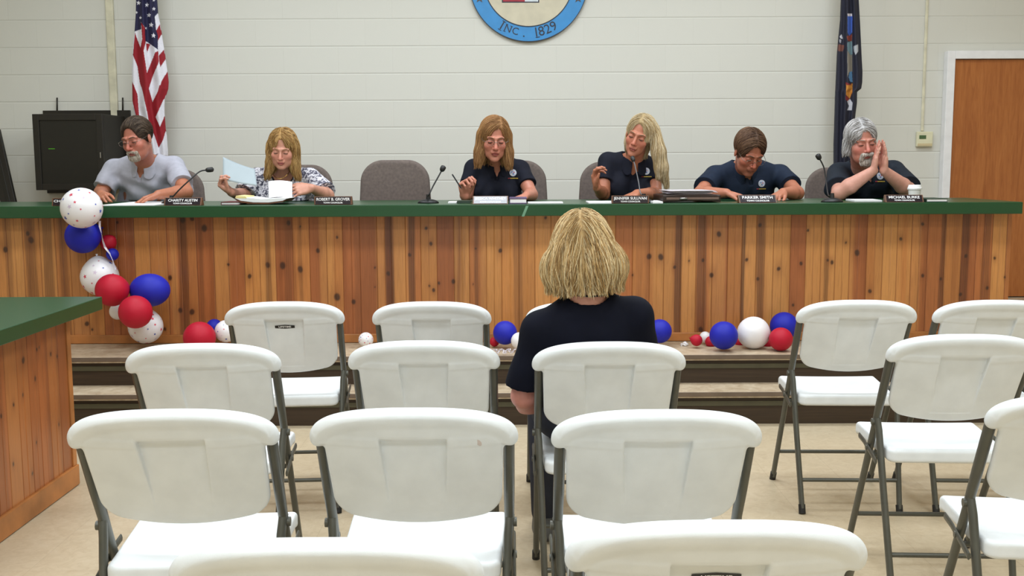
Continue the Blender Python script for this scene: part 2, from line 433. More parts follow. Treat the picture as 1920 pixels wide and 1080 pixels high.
# ============================================================ THE COUNTER
k = NM('green_laminate', (36, 82, 46), 0.30, Specular_IOR_Level=0.5)
c = k.coords(); k.col(k.ramp(k.noise(c, 220, 3), [(0.3, (22, 66, 35)), (0.7, (27, 74, 40))])); M_GREEN = k.m
kp = NM('knotty_pine', rough=0.36)
c = kp.coords((55, 55, 2.2)); n1 = kp.noise(c, 3.0, 5, 0.6, dist=0.7)
f = kp.ramp(n1, [(0.3, (0.80, 0.78, 0.74, 1)), (0.5, (1, 1, 1, 1)), (0.7, (1.1, 1.1, 1.1, 1))])
n3 = kp.noise(kp.coords((3, 3, 1.2)), 2.0, 3); f2 = kp.ramp(n3, [(0.3, (0.9, 0.88, 0.86, 1)), (0.7, (1.06, 1.06, 1.06, 1))])
kp.col(kp.mix(1.0, kp.mix(1.0, kp.attr(), f, 'MULTIPLY'), f2, 'MULTIPLY'))
kp.put(kp.b.inputs['Coat Weight'], 0.25); kp.put(kp.b.inputs['Coat Roughness'], 0.3)
M_PINE = kp.m
kp2 = plain('pine_moulding', (168, 108, 56), 0.4, var=0.12, vscale=9)

def linv(c): return np.array(lin(c))
def board_panel(L, z0, z1, seed, tones, knots=(), strips=(), dx=0.0042, dz=0.0055, light=()):
    """upright tongue-and-groove boards along a length L; returns x(n), z, depth profile, colours, faces"""
    R = np.random.default_rng(seed); edges = [0.0]
    while edges[-1] < L: edges.append(edges[-1] + R.choice([0.082, 0.088, 0.092, 0.098]))
    edges = np.array(edges); xs = np.unique(np.concatenate([np.arange(0, L + dx / 2, dx), *[[e - 0.004, e - 0.0006, e + 0.0006, e + 0.004] for e in edges[1:-1]], [L]])); xs = xs[(xs >= 0) & (xs <= L)]
    bead = 0.5 * (edges[1:] + edges[:-1])
    zs = np.linspace(z0, z1, int((z1 - z0) / dz) + 1); X, Z = np.meshgrid(xs, zs, indexing='ij')
    dist = np.abs(X[..., None] - edges[None, None, :]).min(-1) if L < 1 else np.abs(xs[:, None] - edges[None]).min(-1)[:, None] + 0 * Z
    g = np.maximum(0, 0.0035 - dist) * .8; bi = np.clip(np.searchsorted(edges, X, 'right') - 1, 0, len(edges) - 2)
    db = np.abs(X - bead[bi]); g2 = np.maximum(0, 0.0025 - db) * (R.random(len(edges))[bi] > 0.35)
    T = np.array([linv(t) for t in tones]); tone = T[R.integers(0, len(T), len(edges))] * (0.92 + 0.16 * R.random((len(edges), 1)))
    colr = tone[bi].copy()
    # heart-wood streaks that drift gently along a board
    for _ in range(int(L * 5)):
        x = R.random() * L; w = 0.008 + 0.02 * R.random(); ph = R.random() * 6; am = 0.012 * R.random()
        a = np.exp(-((X - x - am * np.sin(Z * 4 + ph)) / w) ** 2) * (0.25 + 0.35 * R.random()) * (np.searchsorted(edges, x, 'right') - 1 == bi)
        colr = colr * (1 - a[..., None]) + linv((120, 62, 28)) * a[..., None]
    for x0, x1, s in strips:
        a = 1 / (1 + np.exp(-(X - x0 - .003 * np.sin(Z * 7 + x0 * 50)) / 0.0016)) / (1 + np.exp((X - x1 - .003 * np.sin(Z * 6 + x1 * 70)) / 0.0016)) * s * (.78 + .22 * np.sin(X * 900 + Z * 8))
        colr = colr * (1 - np.minimum(a * 1.12, 1)[..., None]) + linv((72, 36, 18)) * np.minimum(a * 1.12, 1)[..., None]
    for x0, x1 in light:
        a = (1 / (1 + np.exp(-(X - x0) / 0.003)) / (1 + np.exp((X - x1) / 0.003)) * 0.55)[..., None]
        colr = colr * (1 - a) + linv((200, 142, 80)) * a
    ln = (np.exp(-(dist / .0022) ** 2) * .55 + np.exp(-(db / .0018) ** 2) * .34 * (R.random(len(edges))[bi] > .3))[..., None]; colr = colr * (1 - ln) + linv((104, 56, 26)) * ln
    for kx, kz, kr in knots:
        dxk, dzk = (X - kx), (Z - kz); ka = (kx * 97 % 1) * 3; rr = np.sqrt((dxk / kr) ** 2 + (dzk / (kr * (1.0 + .3 * (kz * 83 % 1)))) ** 2) * (1 + .07 * np.sin(2 * np.arctan2(dzk, dxk) + ka))
        halo = np.exp(-np.sqrt((dxk / (kr * 1.7)) ** 2 + (dzk / (kr * 3.4)) ** 2) ** 2 * 0.8)[..., None] * 0.4
        colr = colr * (1 - halo) + linv((112, 58, 26)) * halo
        core = np.clip((1.15 - rr) * 2.2, 0, 1)[..., None] * .9; colr = colr * (1 - core) + linv((54, 27, 15)) * core
    idx = np.arange(X.size).reshape(X.shape)
    f = np.stack([idx[:-1, :-1], idx[1:, :-1], idx[1:, 1:], idx[:-1, 1:]], -1).reshape(-1, 4)
    return X, Z, g + g2, colr.reshape(-1, 3), f
PINE = [(188, 126, 66), (176, 110, 58), (194, 134, 74), (172, 104, 56), (182, 118, 62), (164, 96, 52), (190, 128, 68)]

# counter knots and dark boards at the places they have on this panel (px of the frame the camera sees)
KN = [(10,468,7),(58,450,9),(52,438,6),(220,417,4),(343,413,8),(360,410,7),(383,428,9),(319,521,6),(428,496,4),(468,518,6),(502,497,7),(530,498,9),(563,505,8),(596,470,6),(632,445,4),(563,425,3),(338,582,7),(360,585,8),(163,607,7),(173,618,4),(632,557,10),(541,418,6),(309,617,5),
 (799,428,5),(808,457,5),(728,513,6),(768,478,5),(938,470,6),(823,531,4),(813,544,5),(850,528,6),(663,566,7),(892,466,3),(1023,408,4),(703,502,3),(805,536,3),(703,538,2),(887,533,2),
 (1217,481,8),(1239,482,8),(1348,439,7),(1334,516,7),(1425,422,5),(1460,504,6),(1421,523,5),(1502,494,5),(1515,432,4),(1586,455,3),(1607,474,8),(1552,488,4),(1560,492,5),(1631,546,6),(1689,448,5),(1730,420,5),(1730,517,5),(1811,480,5),(1764,523,4),(1801,552,5),(1851,540,5),(1865,484,4),(1884,520,3),(1318,488,5),(1400,487,5),(1186,516,3),(1265,501,5),(1487,572,4),(1292,489,3),(1314,618,7)]
ST = [(722,738,.85),(766,779,.8),(664,706,.3),(790,836,.25),(838,872,.25),(890,897,.6),(963,980,.45),(1265,1279,.8),(1307,1324,.7),(1390,1397,.85),(1419,1433,.6),(1546,1553,.6),(1762,1772,.75),(1801,1814,.75),(1840,1856,.55),(48,70,.55),(82,101,.6),(334,352,.65),(373,381,.45),(497,509,.6),(534,548,.5),(10,24,.4),(113,128,.4),(1126,1136,.4),(560,568,.4)]
LT = [(706,722),(739,765),(901,938),(1010,1030),(1225,1262),(1280,1305),(1440,1476),(1560,1600),(1640,1690),(1700,1725),(402,430),(320,332),(130,165),(25,45),(1330,1360),(600,625)]
x_at = lambda u, v=500: P(u, v, Y=YPAN)[0]
X0 = XCL; LP_ = P(1893, 500, Y=YPAN)[0] - X0
root = thing('pine_counter', 'long front of upright knotty pine boards under the green counter top', 'counter', (0, YPAN, ZP)); o = (0, YPAN, ZP)
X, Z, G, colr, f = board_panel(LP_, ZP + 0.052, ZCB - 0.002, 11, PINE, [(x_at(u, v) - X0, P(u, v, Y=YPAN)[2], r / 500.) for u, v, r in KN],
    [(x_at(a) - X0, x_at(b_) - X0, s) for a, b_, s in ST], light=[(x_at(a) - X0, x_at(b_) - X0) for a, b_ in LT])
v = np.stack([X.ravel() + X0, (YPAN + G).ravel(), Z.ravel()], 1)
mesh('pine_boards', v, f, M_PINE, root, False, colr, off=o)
XE = X0 + LP_
b = MB(); b.box((X0, YPAN + 0.006, ZP + 0.003), (XE - 0.002, YPAN + 0.03, ZCB - 0.002))
b.box((XE - 0.022, YPAN + 0.03, ZP + 0.003), (XE - 0.002, YCB - 0.12, ZCB - 0.002)); b.box((X0 + 0.002, YPAN + 0.03, ZP + 0.003), (X0 + 0.022, YCB - 0.12, ZCB - 0.002))
for q in range(1, 5): b.box((X0 + LP_ * q / 5 - 0.01, YPAN + 0.03, ZP + 0.003), (X0 + LP_ * q / 5 + 0.01, YPAN + 0.2, ZCB - 0.002))
b.build('back_board', kp2, root, off=o)
MB().box((X0, YPAN - 0.014, ZP + 0.002), (XE, YPAN + 0.004, ZP + 0.052)).build('base_board', kp2, root, off=o, bev=0.004)
top = MB().box((XCL, YCF, ZCB), (XCR, YCB, ZC)).build('green_worktop', M_GREEN, bev=0.004)
props(top, 'long dark green laminate counter top along the platform', 'counter top')
tp = P(987, 386, Y=YCF); b = MB()
b.prism([P(991, 386, Y=YCF - 0.0015), P(983, 406, Y=YCF - 0.0015), P(978, 406, Y=YCF - 0.0015), P(986, 386, Y=YCF - 0.0015)], (0, 0.001, 0))
props(b.build('tape', plain('pale_tape', (106, 150, 124), 0.3)), 'short pale strip of tape across the edge of the green counter', 'tape')

# ============================================================ THE DESK at the left
DX = -1.75; DZ = 0.80; DT = 0.745; DY1 = 4.52
root = thing('desk', 'low desk with green top and knotty pine sides standing before the steps', 'desk', (DX - 0.7, 3.6, 0)); o = (DX - 0.7, 3.6, 0)
MB().box((DX - 1.5, 2.55, DT), (DX, DY1, DZ)).build('desk_top', M_GREEN, root, off=o, bev=0.003)
PX = DX - 0.115; PY1 = DY1 - 0.09; LD = PY1 - 2.65
kd = [(-0.42, .62, .012), (-0.18, .60, .008), (-0.33, .53, .008), (-0.44, .49, .007), (-0.52, .47, .008), (-0.62, .45, .008), (-0.8, .35, .007), (-0.9, .3, .01), (-0.35, .28, .007), (-0.55, .25, .007), (-0.4, .17, .008), (-0.75, .15, .007), (-0.95, .42, .008), (-.3, .64, .007), (-.28, .645, .006), (-.12, .58, .009), (-.14, .3, .006)]
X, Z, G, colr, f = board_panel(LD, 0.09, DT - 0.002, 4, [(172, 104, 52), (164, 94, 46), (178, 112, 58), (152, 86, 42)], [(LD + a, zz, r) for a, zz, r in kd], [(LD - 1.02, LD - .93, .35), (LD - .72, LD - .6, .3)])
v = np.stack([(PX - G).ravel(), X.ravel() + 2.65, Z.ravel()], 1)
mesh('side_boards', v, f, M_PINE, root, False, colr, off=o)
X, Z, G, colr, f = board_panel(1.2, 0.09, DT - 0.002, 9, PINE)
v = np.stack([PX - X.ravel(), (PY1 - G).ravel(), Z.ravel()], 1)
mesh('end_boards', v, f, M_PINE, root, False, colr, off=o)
b = MB(); b.box((PX - 0.03, 2.66, 0.005), (PX - 0.006, PY1 - 0.006, DT - 0.002)); b.box((PX - 1.19, PY1 - 0.03, 0.005), (PX - 0.02, PY1 - 0.006, DT - 0.002)); b.build('carcass', kp2, root, off=o)
b = MB(); b.box((PX - 0.004, 2.66, 0.003), (PX + 0.012, PY1 + 0.012, 0.09)); b.box((PX - 1.19, PY1 - 0.004, 0.003), (PX - 0.006, PY1 + 0.012, 0.09)); b.build('base_board', kp2, root, off=o, bev=0.004)
MB().box((PX - 0.002, PY1 - 0.03, 0.09), (PX + 0.006, PY1 + 0.006, DT - 0.002)).build('corner_moulding', kp2, root, off=o, bev=0.002)

# ============================================================ WALL THINGS
M_CAB = plain('dark_brown_metal', (27, 22, 14), 0.5, var=0.1)
M_CABD = plain('smoked_door_panel', (21, 18, 12), 0.4, var=0.05)
Yf = 7.6
q0 = P(61, 214, Y=Yf); q1 = P(199, 356, Y=Yf); x0, x1, z1, z0 = q0[0], q1[0], q0[2], q1[2]
ctr = ((x0 + x1) / 2, YW - 0.25, z0); root = thing('rack_cabinet', 'dark brown wall cabinet with recessed door hung behind the man in grey polo', 'cabinet', ctr)
MB().box((x0, Yf + 0.012, z0), (x1, YW - 0.03, z1)).build('body', M_CAB, root, off=ctr, bev=0.004)
bx0 = P(83, 208, Y=YW)[0]; bz1 = P(150, 207, Y=YW - 0.03)[2]; bz0 = P(150, 362, Y=YW - 0.03)[2]
MB().box((bx0, YW - 0.0295, bz0), (P(243, 208, Y=YW - 0.03)[0], YW - 0.003, bz1)).build('back_plate', M_CAB, root, off=ctr, bev=0.002)
b = MB(); t = 0.045
b.box((x0, Yf - 0.012, z0), (x0 + t, Yf + 0.011, z1)); b.box((x1 - t, Yf - 0.012, z0), (x1, Yf + 0.011, z1)); b.box((x0 + t, Yf - 0.012, z1 - t), (x1 - t, Yf + 0.011, z1)); b.box((x0 + t, Yf - 0.012, z0), (x1 - t, Yf + 0.011, z0 + t))
dr = b.build('door', M_CAB, root, off=ctr, bev=0.003)
MB().box((x0 + t - 0.002, Yf - 0.002, z0 + t - 0.002), (x1 - t + 0.002, Yf + 0.008, z1 - t + 0.002)).build('door_panel', M_CABD, dr, off=ctr)
hp = P(189, 291, Y=Yf - 0.013); MB().box(hp - V3(.004, .01, .02), hp + V3(.004, 0, .02)).build('door_latch', plain('steel_latch', (150, 146, 138), 0.35, 0.8), dr, off=ctr, bev=0.002)
lp = P(97, 279, Y=Yf - 0.003); kl = NM('green_indicator', (20, 60, 10), 0.4); kl.put(kl.b.inputs['Emission Color'], rgba((90, 190, 30))); kl.put(kl.b.inputs['Emission Strength'], 0.35)
MB().box(lp - V3(.022, .003, .003), lp + V3(.022, 0, .003)).build('indicator_light', kl.m, dr, off=ctr)
for u in (107, 230):
    a = P(u, 207, Y=YW - 0.02); e = P(u, 183, Y=YW - 0.02); MB().tube([a - V3(0, 0, .01), e], 0.006, 8).build('mounting_rod', M_CAB, root, True, off=ctr)

b = MB(); a, e = P(-2, 242, Y=7.9), P(30, 383, Y=7.72); d = (e - a); s_ = (ZP + 0.004 - a[2]) / d[2]; e2 = a + d * s_
w = V3(0.11, 0, 0.012)
b.prism([a - w, a, e2, e2 - w * V3(1, 1, 0)], (0, 0.03, 0)); 
root = thing('leaning_board', 'dark brown board leaning on the wall beyond the rack cabinet', 'board', e2 - w / 2)
b.build('board', M_CAB, root, off=e2 - w / 2, bev=0.003)
b = MB(); w2 = V3(0.03, 0, 0.003); b.prism([a - w * .45 - w2 / 2 + V3(0, -.006, -.02), a - w * .45 + w2 / 2 + V3(0, -.006, -.02), e2 - w * .45 * V3(1, 1, 0) + w2 / 2 * V3(1, 1, 0) + V3(0, -.006, .02), e2 - w * .45 * V3(1, 1, 0) - w2 / 2 * V3(1, 1, 0) + V3(0, -.006, .02)], (0, 0.006, 0))
b.build('batten', M_CABD, root, off=e2 - w / 2, bev=0.002)

tc = P(1731, 261, Y=YW); root = thing('thermostat', 'cream wall thermostat with small green display beside the door', 'thermostat', tc)
hw = 0.060; b = MB().box(tc + V3(-hw, -.034, -.056), tc + V3(hw, -.004, .056)); b.build('body', plain('cream_plastic', (222, 218, 186), 0.4, var=.02), root, off=tc, bev=0.006)
dp = P(1730, 257, Y=YW - 0.034); MB().box(dp + V3(-.025, -.0025, -.0135), dp + V3(.025, 0, .0135)).build('display', plain('green_display', (74, 100, 62), 0.2), root, off=tc)
MB().box(tc + V3(-hw + .006, -.0365, -.05), tc + V3(hw - .006, -.034, -.032)).build('flap', plain('tan_flap', (206, 190, 150), 0.4, var=.02), root, off=tc, bev=0.002)

# ---- round town seal
Ys = YW - 0.028; sc = P(991, -35.9, Y=Ys); px = 1 / (F / (sc[1] * _fw[1] + (sc[2] - HC) * _fw[2])); RoS, RiS = 111.9 * px, 83 * px
root = thing('wall_seal', 'round blue and tan town seal hung high on the block wall', 'seal', (sc[0], YW, sc[2])); o = (sc[0], YW, sc[2])
def ringm(r0, r1, y0, y1, seg=96):
    v = []; f = []
    for a in range(seg):
        ca, sa = math.cos(2 * PI * a / seg), math.sin(2 * PI * a / seg)
        for r, y in ((r0, y0), (r1, y0), (r1, y1), (r0, y1)): v.append((sc[0] + r * ca, y, sc[2] + r * sa))
    for a in range(seg):
        n = (a + 1) % seg
        for q in range(4): f.append((a * 4 + q, a * 4 + (q + 1) % 4, n * 4 + (q + 1) % 4, n * 4 + q))
    return v, f
M_BLUE = plain('seal_blue_paint', (48, 138, 202), 0.4, var=.03); M_DK = plain('dark_paint', (28, 34, 52), 0.45); M_TAN = plain('seal_tan_paint', (204, 196, 172), 0.5, var=.03)
b = MB(); v, f = ringm(0.001, RoS - 0.004, Ys + 0.004, YW - 0.004); b.add(v, f); b.build('backing', M_BLUE, root, off=o)
b = MB(); v, f = ringm(RoS - 0.0045, RoS, Ys - 0.002, YW - 0.004); b.add(v, f); b.build('rim', M_DK, root, off=o)
b = MB(); v, f = ringm(RiS - 0.001, RiS + 0.005, Ys - 0.0005, Ys + 0.005); b.add(v, f); b.build('inner_rim', M_DK, root, off=o)
b = MB(); v, f = ringm(0.001, RiS - 0.0005, Ys + 0.002, Ys + 0.006); b.add(v, f); b.build('centre_disc', M_TAN, root, off=o)
b = MB()
def arc_letters(b, chars, R, y):
    for ch, ang, size in chars:
        a = math.radians(ang); v, f = text_geo(ch, size, -0.0002)
        ex = V3(math.cos(a), 0, math.sin(a)) ; ey = V3(-math.sin(a), 0, math.cos(a))
        org = V3(sc[0] + R * math.sin(a), y, sc[2] - R * math.cos(a))
        b.add(place2d(v, org, ex, ey), f)
        for sx, sy, w in {'I': [(0, .36, .3), (0, -.36, .3)], '1': [(.06, -.36, .32)], 'N': [(-.24, .36, .24), (.24, .36, .24), (-.24, -.36, .24)]}.get(ch, []):
            q = np.array([(sx - w / 2, sy - .025, 0), (sx + w / 2, sy - .025, 0), (sx + w / 2, sy + .025, 0), (sx - w / 2, sy + .025, 0)]) * size
            b.add(place2d(q, org + V3(0, -.0004, 0), ex, ey), [(0, 1, 2, 3)])
u_ = px
arc_letters(b, [('I', -31.6, 24 * u_), ('N', -24, 19 * u_), ('C', -15.2, 19 * u_), ('.', -5.2, 24 * u_), ('1', 8.6, 25 * u_), ('8', 14.6, 25 * u_), ('2', 22, 25 * u_), ('9', 29.4, 25 * u_)], (RoS + RiS) / 2 - 0.006, Ys + 0.0015)
b.build('lettering', M_DK, root, off=o)
for u in (899, 1084):
    b = MB(); q = P(u, -3, Y=Ys + 0.0015); st = [q + V3(x, 0, z) for x, z in star2d(9 * px)]; b.add(st + [q], [(i, (i + 1) % 10, 10) for i in range(10)]); b.build('star', plain('seal_star_paint', (78, 66, 60), 0.5), root, off=o)
def rectp(b, u0, v0, u1, v1, y): 
    p = [P(u0, v0, Y=y), P(u1, v0, Y=y), P(u1, v1, Y=y), P(u0, v1, Y=y)]; b.prism(p, (0, 0.0015, 0))
b = MB(); rectp(b, 943, -26, 984, 3, Ys - 0.001); b.build('red_field', plain('seal_red_paint', (160, 30, 48), 0.5), root, off=o)
b = MB(); rectp(b, 984, -26, 1009, 3, Ys - 0.001); b.build('white_field', plain('seal_white_paint', (214, 222, 228), 0.5), root, off=o)
b = MB(); rectp(b, 941, -28, 1011, 5, Ys + 0.0008); b.build('field_border', M_DK, root, off=o)

# ---- flags
def poly_in(pu, pv, poly):
    poly = np.asarray(poly, float); ins = np.zeros(pu.shape, bool); n = len(poly); j = n - 1
    for i in range(n):
        xi, yi = poly[i]; xj, yj = poly[j]
        cnd = ((yi > pv) != (yj > pv)) & (pu < (xj - xi) * (pv - yi) / (yj - yi + 1e-9) + xi); ins ^= cnd; j = i
    return ins
def flag(name, label, left, right, v1, Y, regions, base, folds, top_up=0.35, seed=1, nx=96, nz=330):
    """gathered cloth hanging on an upright pole; left/right outline lists (u,v)"""
    vs = np.linspace(-55, v1, nz); L = np.interp(vs, [p[1] for p in left], [p[0] for p in left]); R = np.interp(vs, [p[1] for p in right], [p[0] for p in right])
    tt = np.linspace(0, 1, nx); U = L[:, None] + (R - L)[:, None] * tt[None]; Vv = np.repeat(vs[:, None], nx, 1)
    S = np.sin(PI * np.clip(tt, 0, 1)) ** 0.45
    ph = np.interp(vs, [-55, v1], [0, 1])[:, None]
    fold = 0.5 + 0.5 * np.cos(2 * PI * (tt[None] * folds + 0.25 * np.sin(3.0 * ph + seed)))
    depth = (0.055 * S[None] * (0.35 + 0.65 * fold))
    pts = np.array([[P(U[i, j], Vv[i, j], Y=Y - depth[i, j]) for j in range(nx)] for i in range(nz)])
    col = np.tile(linv(base), (nz * nx, 1))
    for c, poly in regions:
        m = poly_in(U.ravel(), Vv.ravel(), poly); col[m] = linv(c)
    back = pts.copy(); back[..., 1] = Y + 0.05 * S[None]
    v = np.concatenate([pts.reshape(-1, 3), back.reshape(-1, 3)]); idx = np.arange(nz * nx).reshape(nz, nx)
    fr = np.stack([idx[:-1, :-1], idx[1:, :-1], idx[1:, 1:], idx[:-1, 1:]], -1).reshape(-1, 4); bk = fr[:, ::-1] + nz * nx
    e = nz * nx; side = []
    for i in range(nz - 1):
        side.append((idx[i, 0], idx[i, 0] + e, idx[i + 1, 0] + e, idx[i + 1, 0])); side.append((idx[i, -1], idx[i + 1, -1], idx[i + 1, -1] + e, idx[i, -1] + e))
    for j in range(nx - 1): side.append((idx[-1, j], idx[-1, j] + e, idx[-1, j + 1] + e, idx[-1, j + 1])); side.append((idx[0, j], idx[0, j + 1], idx[0, j + 1] + e, idx[0, j] + e))
    f = np.concatenate([fr, bk, np.array(side)])
    cx = P((left[1][0] + right[1][0]) / 2, 100, Y=Y)[0]; off = (cx, Y, ZP)
    root = thing(name, label, 'flag', off)
    mesh('flag_cloth', v, f, vcol_mat(name + '_cloth', 0.75, 0.06, 120), root, True, np.concatenate([col, col]), off=off)
    b = MB().tube([(cx, Y, ZP + 0.03), (cx, Y, 2.75)], 0.0125, 12); b.build('flag_pole', plain(name + '_pole_wood', (120, 84, 44), 0.4), root, True, off=off)
    MB().lathe([(0.0, 0), (0.13, 0), (0.13, 0.02), (0.06, 0.045), (0.02, 0.06), (0.02, 0.09), (0, 0.09)], 28, (cx, Y, ZP + 0.001)).build('flag_stand', plain(name + '_brass', (150, 120, 60), 0.35, 0.9), root, True, off=off, sharp=0.6)
    return root
z45 = lambda pts: [(x / 4.5, y / 4.5) for x, y in pts]; z4 = lambda pts: [(x / 4, 160 + y / 4) for x, y in pts]
RED, WHT, NVY = (142, 12, 28), (222, 220, 228), (30, 28, 64)
reg = [(RED, z45([(1140, 275), (1128, 400), (1122, 465), (1160, 560), (1180, 700), (1215, 800), (1250, 1000), (1262, 1090), (1340, 1090), (1308, 980), (1283, 868), (1255, 750), (1290, 640), (1340, 525), (1335, 430), (1310, 440), (1240, 615), (1212, 430), (1232, 345), (1224, 235), (1190, 185), (1200, 330), (1185, 400), (1150, 310)])),
  (RED, z45([(1232, 365), (1268, 372), (1240, 445)])), (RED, z45([(1348, 205), (1364, 290), (1330, 348), (1316, 262)])), (RED, z45([(1384, 418), (1397, 500), (1352, 568), (1338, 470)])),
  (RED, z45([(1412, 605), (1425, 690), (1422, 750), (1385, 840), (1375, 830), (1308, 985), (1283, 868), (1345, 745), (1365, 680)])), (RED, z45([(1112, 680), (1112, 830), (1150, 990), (1175, 990), (1160, 795)])),
  (RED, z45([(1392, 970), (1350, 1070), (1345, 1095), (1400, 1095)])),
  (RED, z4([(1060, 0), (1085, 120), (1110, 230), (1125, 300), (1160, 380), (1190, 470), (1222, 412), (1247, 330), (1240, 250), (1200, 312), (1168, 240), (1146, 130), (1110, 0)])), (RED, z4([(1270, 0), (1232, 95), (1200, 165), (1168, 238), (1144, 128), (1180, 60), (1195, 0)])), (RED, z4([(990, 0), (1000, 130), (1030, 240), (1046, 240), (1030, 120), (1006, 0)])),
  (NVY, z45([(1140, -260), (1335, -260), (1322, 0), (1332, 110), (1306, 140), (1316, 250), (1332, 300), (1332, 418), (1266, 372), (1226, 345), (1222, 230), (1190, 188), (1190, 247), (1130, 268), (1145, 120), (1146, 0)]))]
for sx, sy, r in [(1170, 25, 21), (1240, 42, 20), (1298, 75, 18), (1257, 128, 21), (1150, 105, 14), (1185, 150, 14), (1275, 210, 23), (1295, 300, 23), (1231, 238, 10), (1297, 2, 13), (1210, -60, 20), (1270, -80, 20), (1170, -110, 20), (1290, -170, 20)]:
    reg.append((WHT, [((sx + dx) / 4.5, (sy - dy) / 4.5) for dx, dy in star2d(r, 0.1, 0.42)]))
lf = z45([(1150, -250), (1148, 0), (1145, 120), (1135, 265), (1122, 380), (1120, 460), (1115, 600), (1115, 700), (1118, 900), (1140, 985)]) + [(257, 235), (262, 262), (268, 290)]
rt_ = z45([(1312, -250), (1322, 0), (1330, 110), (1350, 210), (1363, 290), (1385, 420), (1396, 500), (1411, 600), (1422, 690), (1418, 750), (1388, 840), (1385, 900)]) + [(308, 212), (310, 240), (312, 255), (314, 282), (314, 290)]
flag('striped_flag', 'red and white striped flag with starred navy canton hanging by the cabinet', lf, rt_, 292, 7.78, reg, WHT, 2.5)
zn = lambda pts: [(1520 + x / 4.155, y / 4.155) for x, y in pts]
nreg = [((60, 92, 176), zn([(288, 128), (326, 128), (324, 250), (300, 285), (288, 250)])), ((206, 200, 206), zn([(286, 104), (322, 104), (322, 128), (306, 124), (290, 126)])), ((122, 52, 40), zn([(278, 282), (304, 276), (324, 268), (320, 322), (290, 318)])),
  ((104, 132, 142), zn([(286, 330), (322, 318), (326, 420), (312, 430), (286, 390)])), ((128, 122, 112), zn([(286, 392), (312, 430), (324, 425), (324, 560), (300, 560), (286, 600)])), ((84, 128, 170), zn([(302, 560), (322, 556), (326, 640), (306, 636), (296, 600)])),
  ((196, 130, 50), zn([(276, 660), (326, 650), (324, 720), (304, 768), (276, 740)])), ((128, 40, 36), zn([(272, 640), (300, 652), (326, 660), (300, 664), (272, 660)])), ((120, 32, 34), zn([(274, 744), (304, 768), (288, 790), (272, 775)])), ((196, 196, 204), zn([(284, 790), (306, 770), (326, 800), (320, 858), (284, 860), (298, 826)])),
  ((196, 196, 204), zn([(224, 286), (240, 268), (250, 300), (236, 302)])), ((150, 150, 160), zn([(222, 305), (240, 312), (236, 336), (224, 330)])), ((110, 66, 56), zn([(216, 345), (262, 352), (258, 384), (246, 402), (212, 396)])), ((176, 178, 184), zn([(334, 360), (370, 346), (372, 400), (348, 428), (336, 396)]))]
ln = zn([(247, -230), (240, 0), (235, 150), (222, 280), (211, 400), (203, 560), (195, 750), (188, 1000)]) + [(1564, 270), (1564, 330)]
rn = zn([(368, -230), (375, 0), (386, 200), (398, 450), (404, 560), (402, 640), (394, 690), (362, 716), (361, 800), (346, 920)]) + [(1603, 240), (1602, 330)]
flag('navy_flag', 'dark navy flag with small embroidered emblem hanging beside the door', ln, rn, 332, 7.78, nreg, (30, 31, 48), 2.5, seed=2)
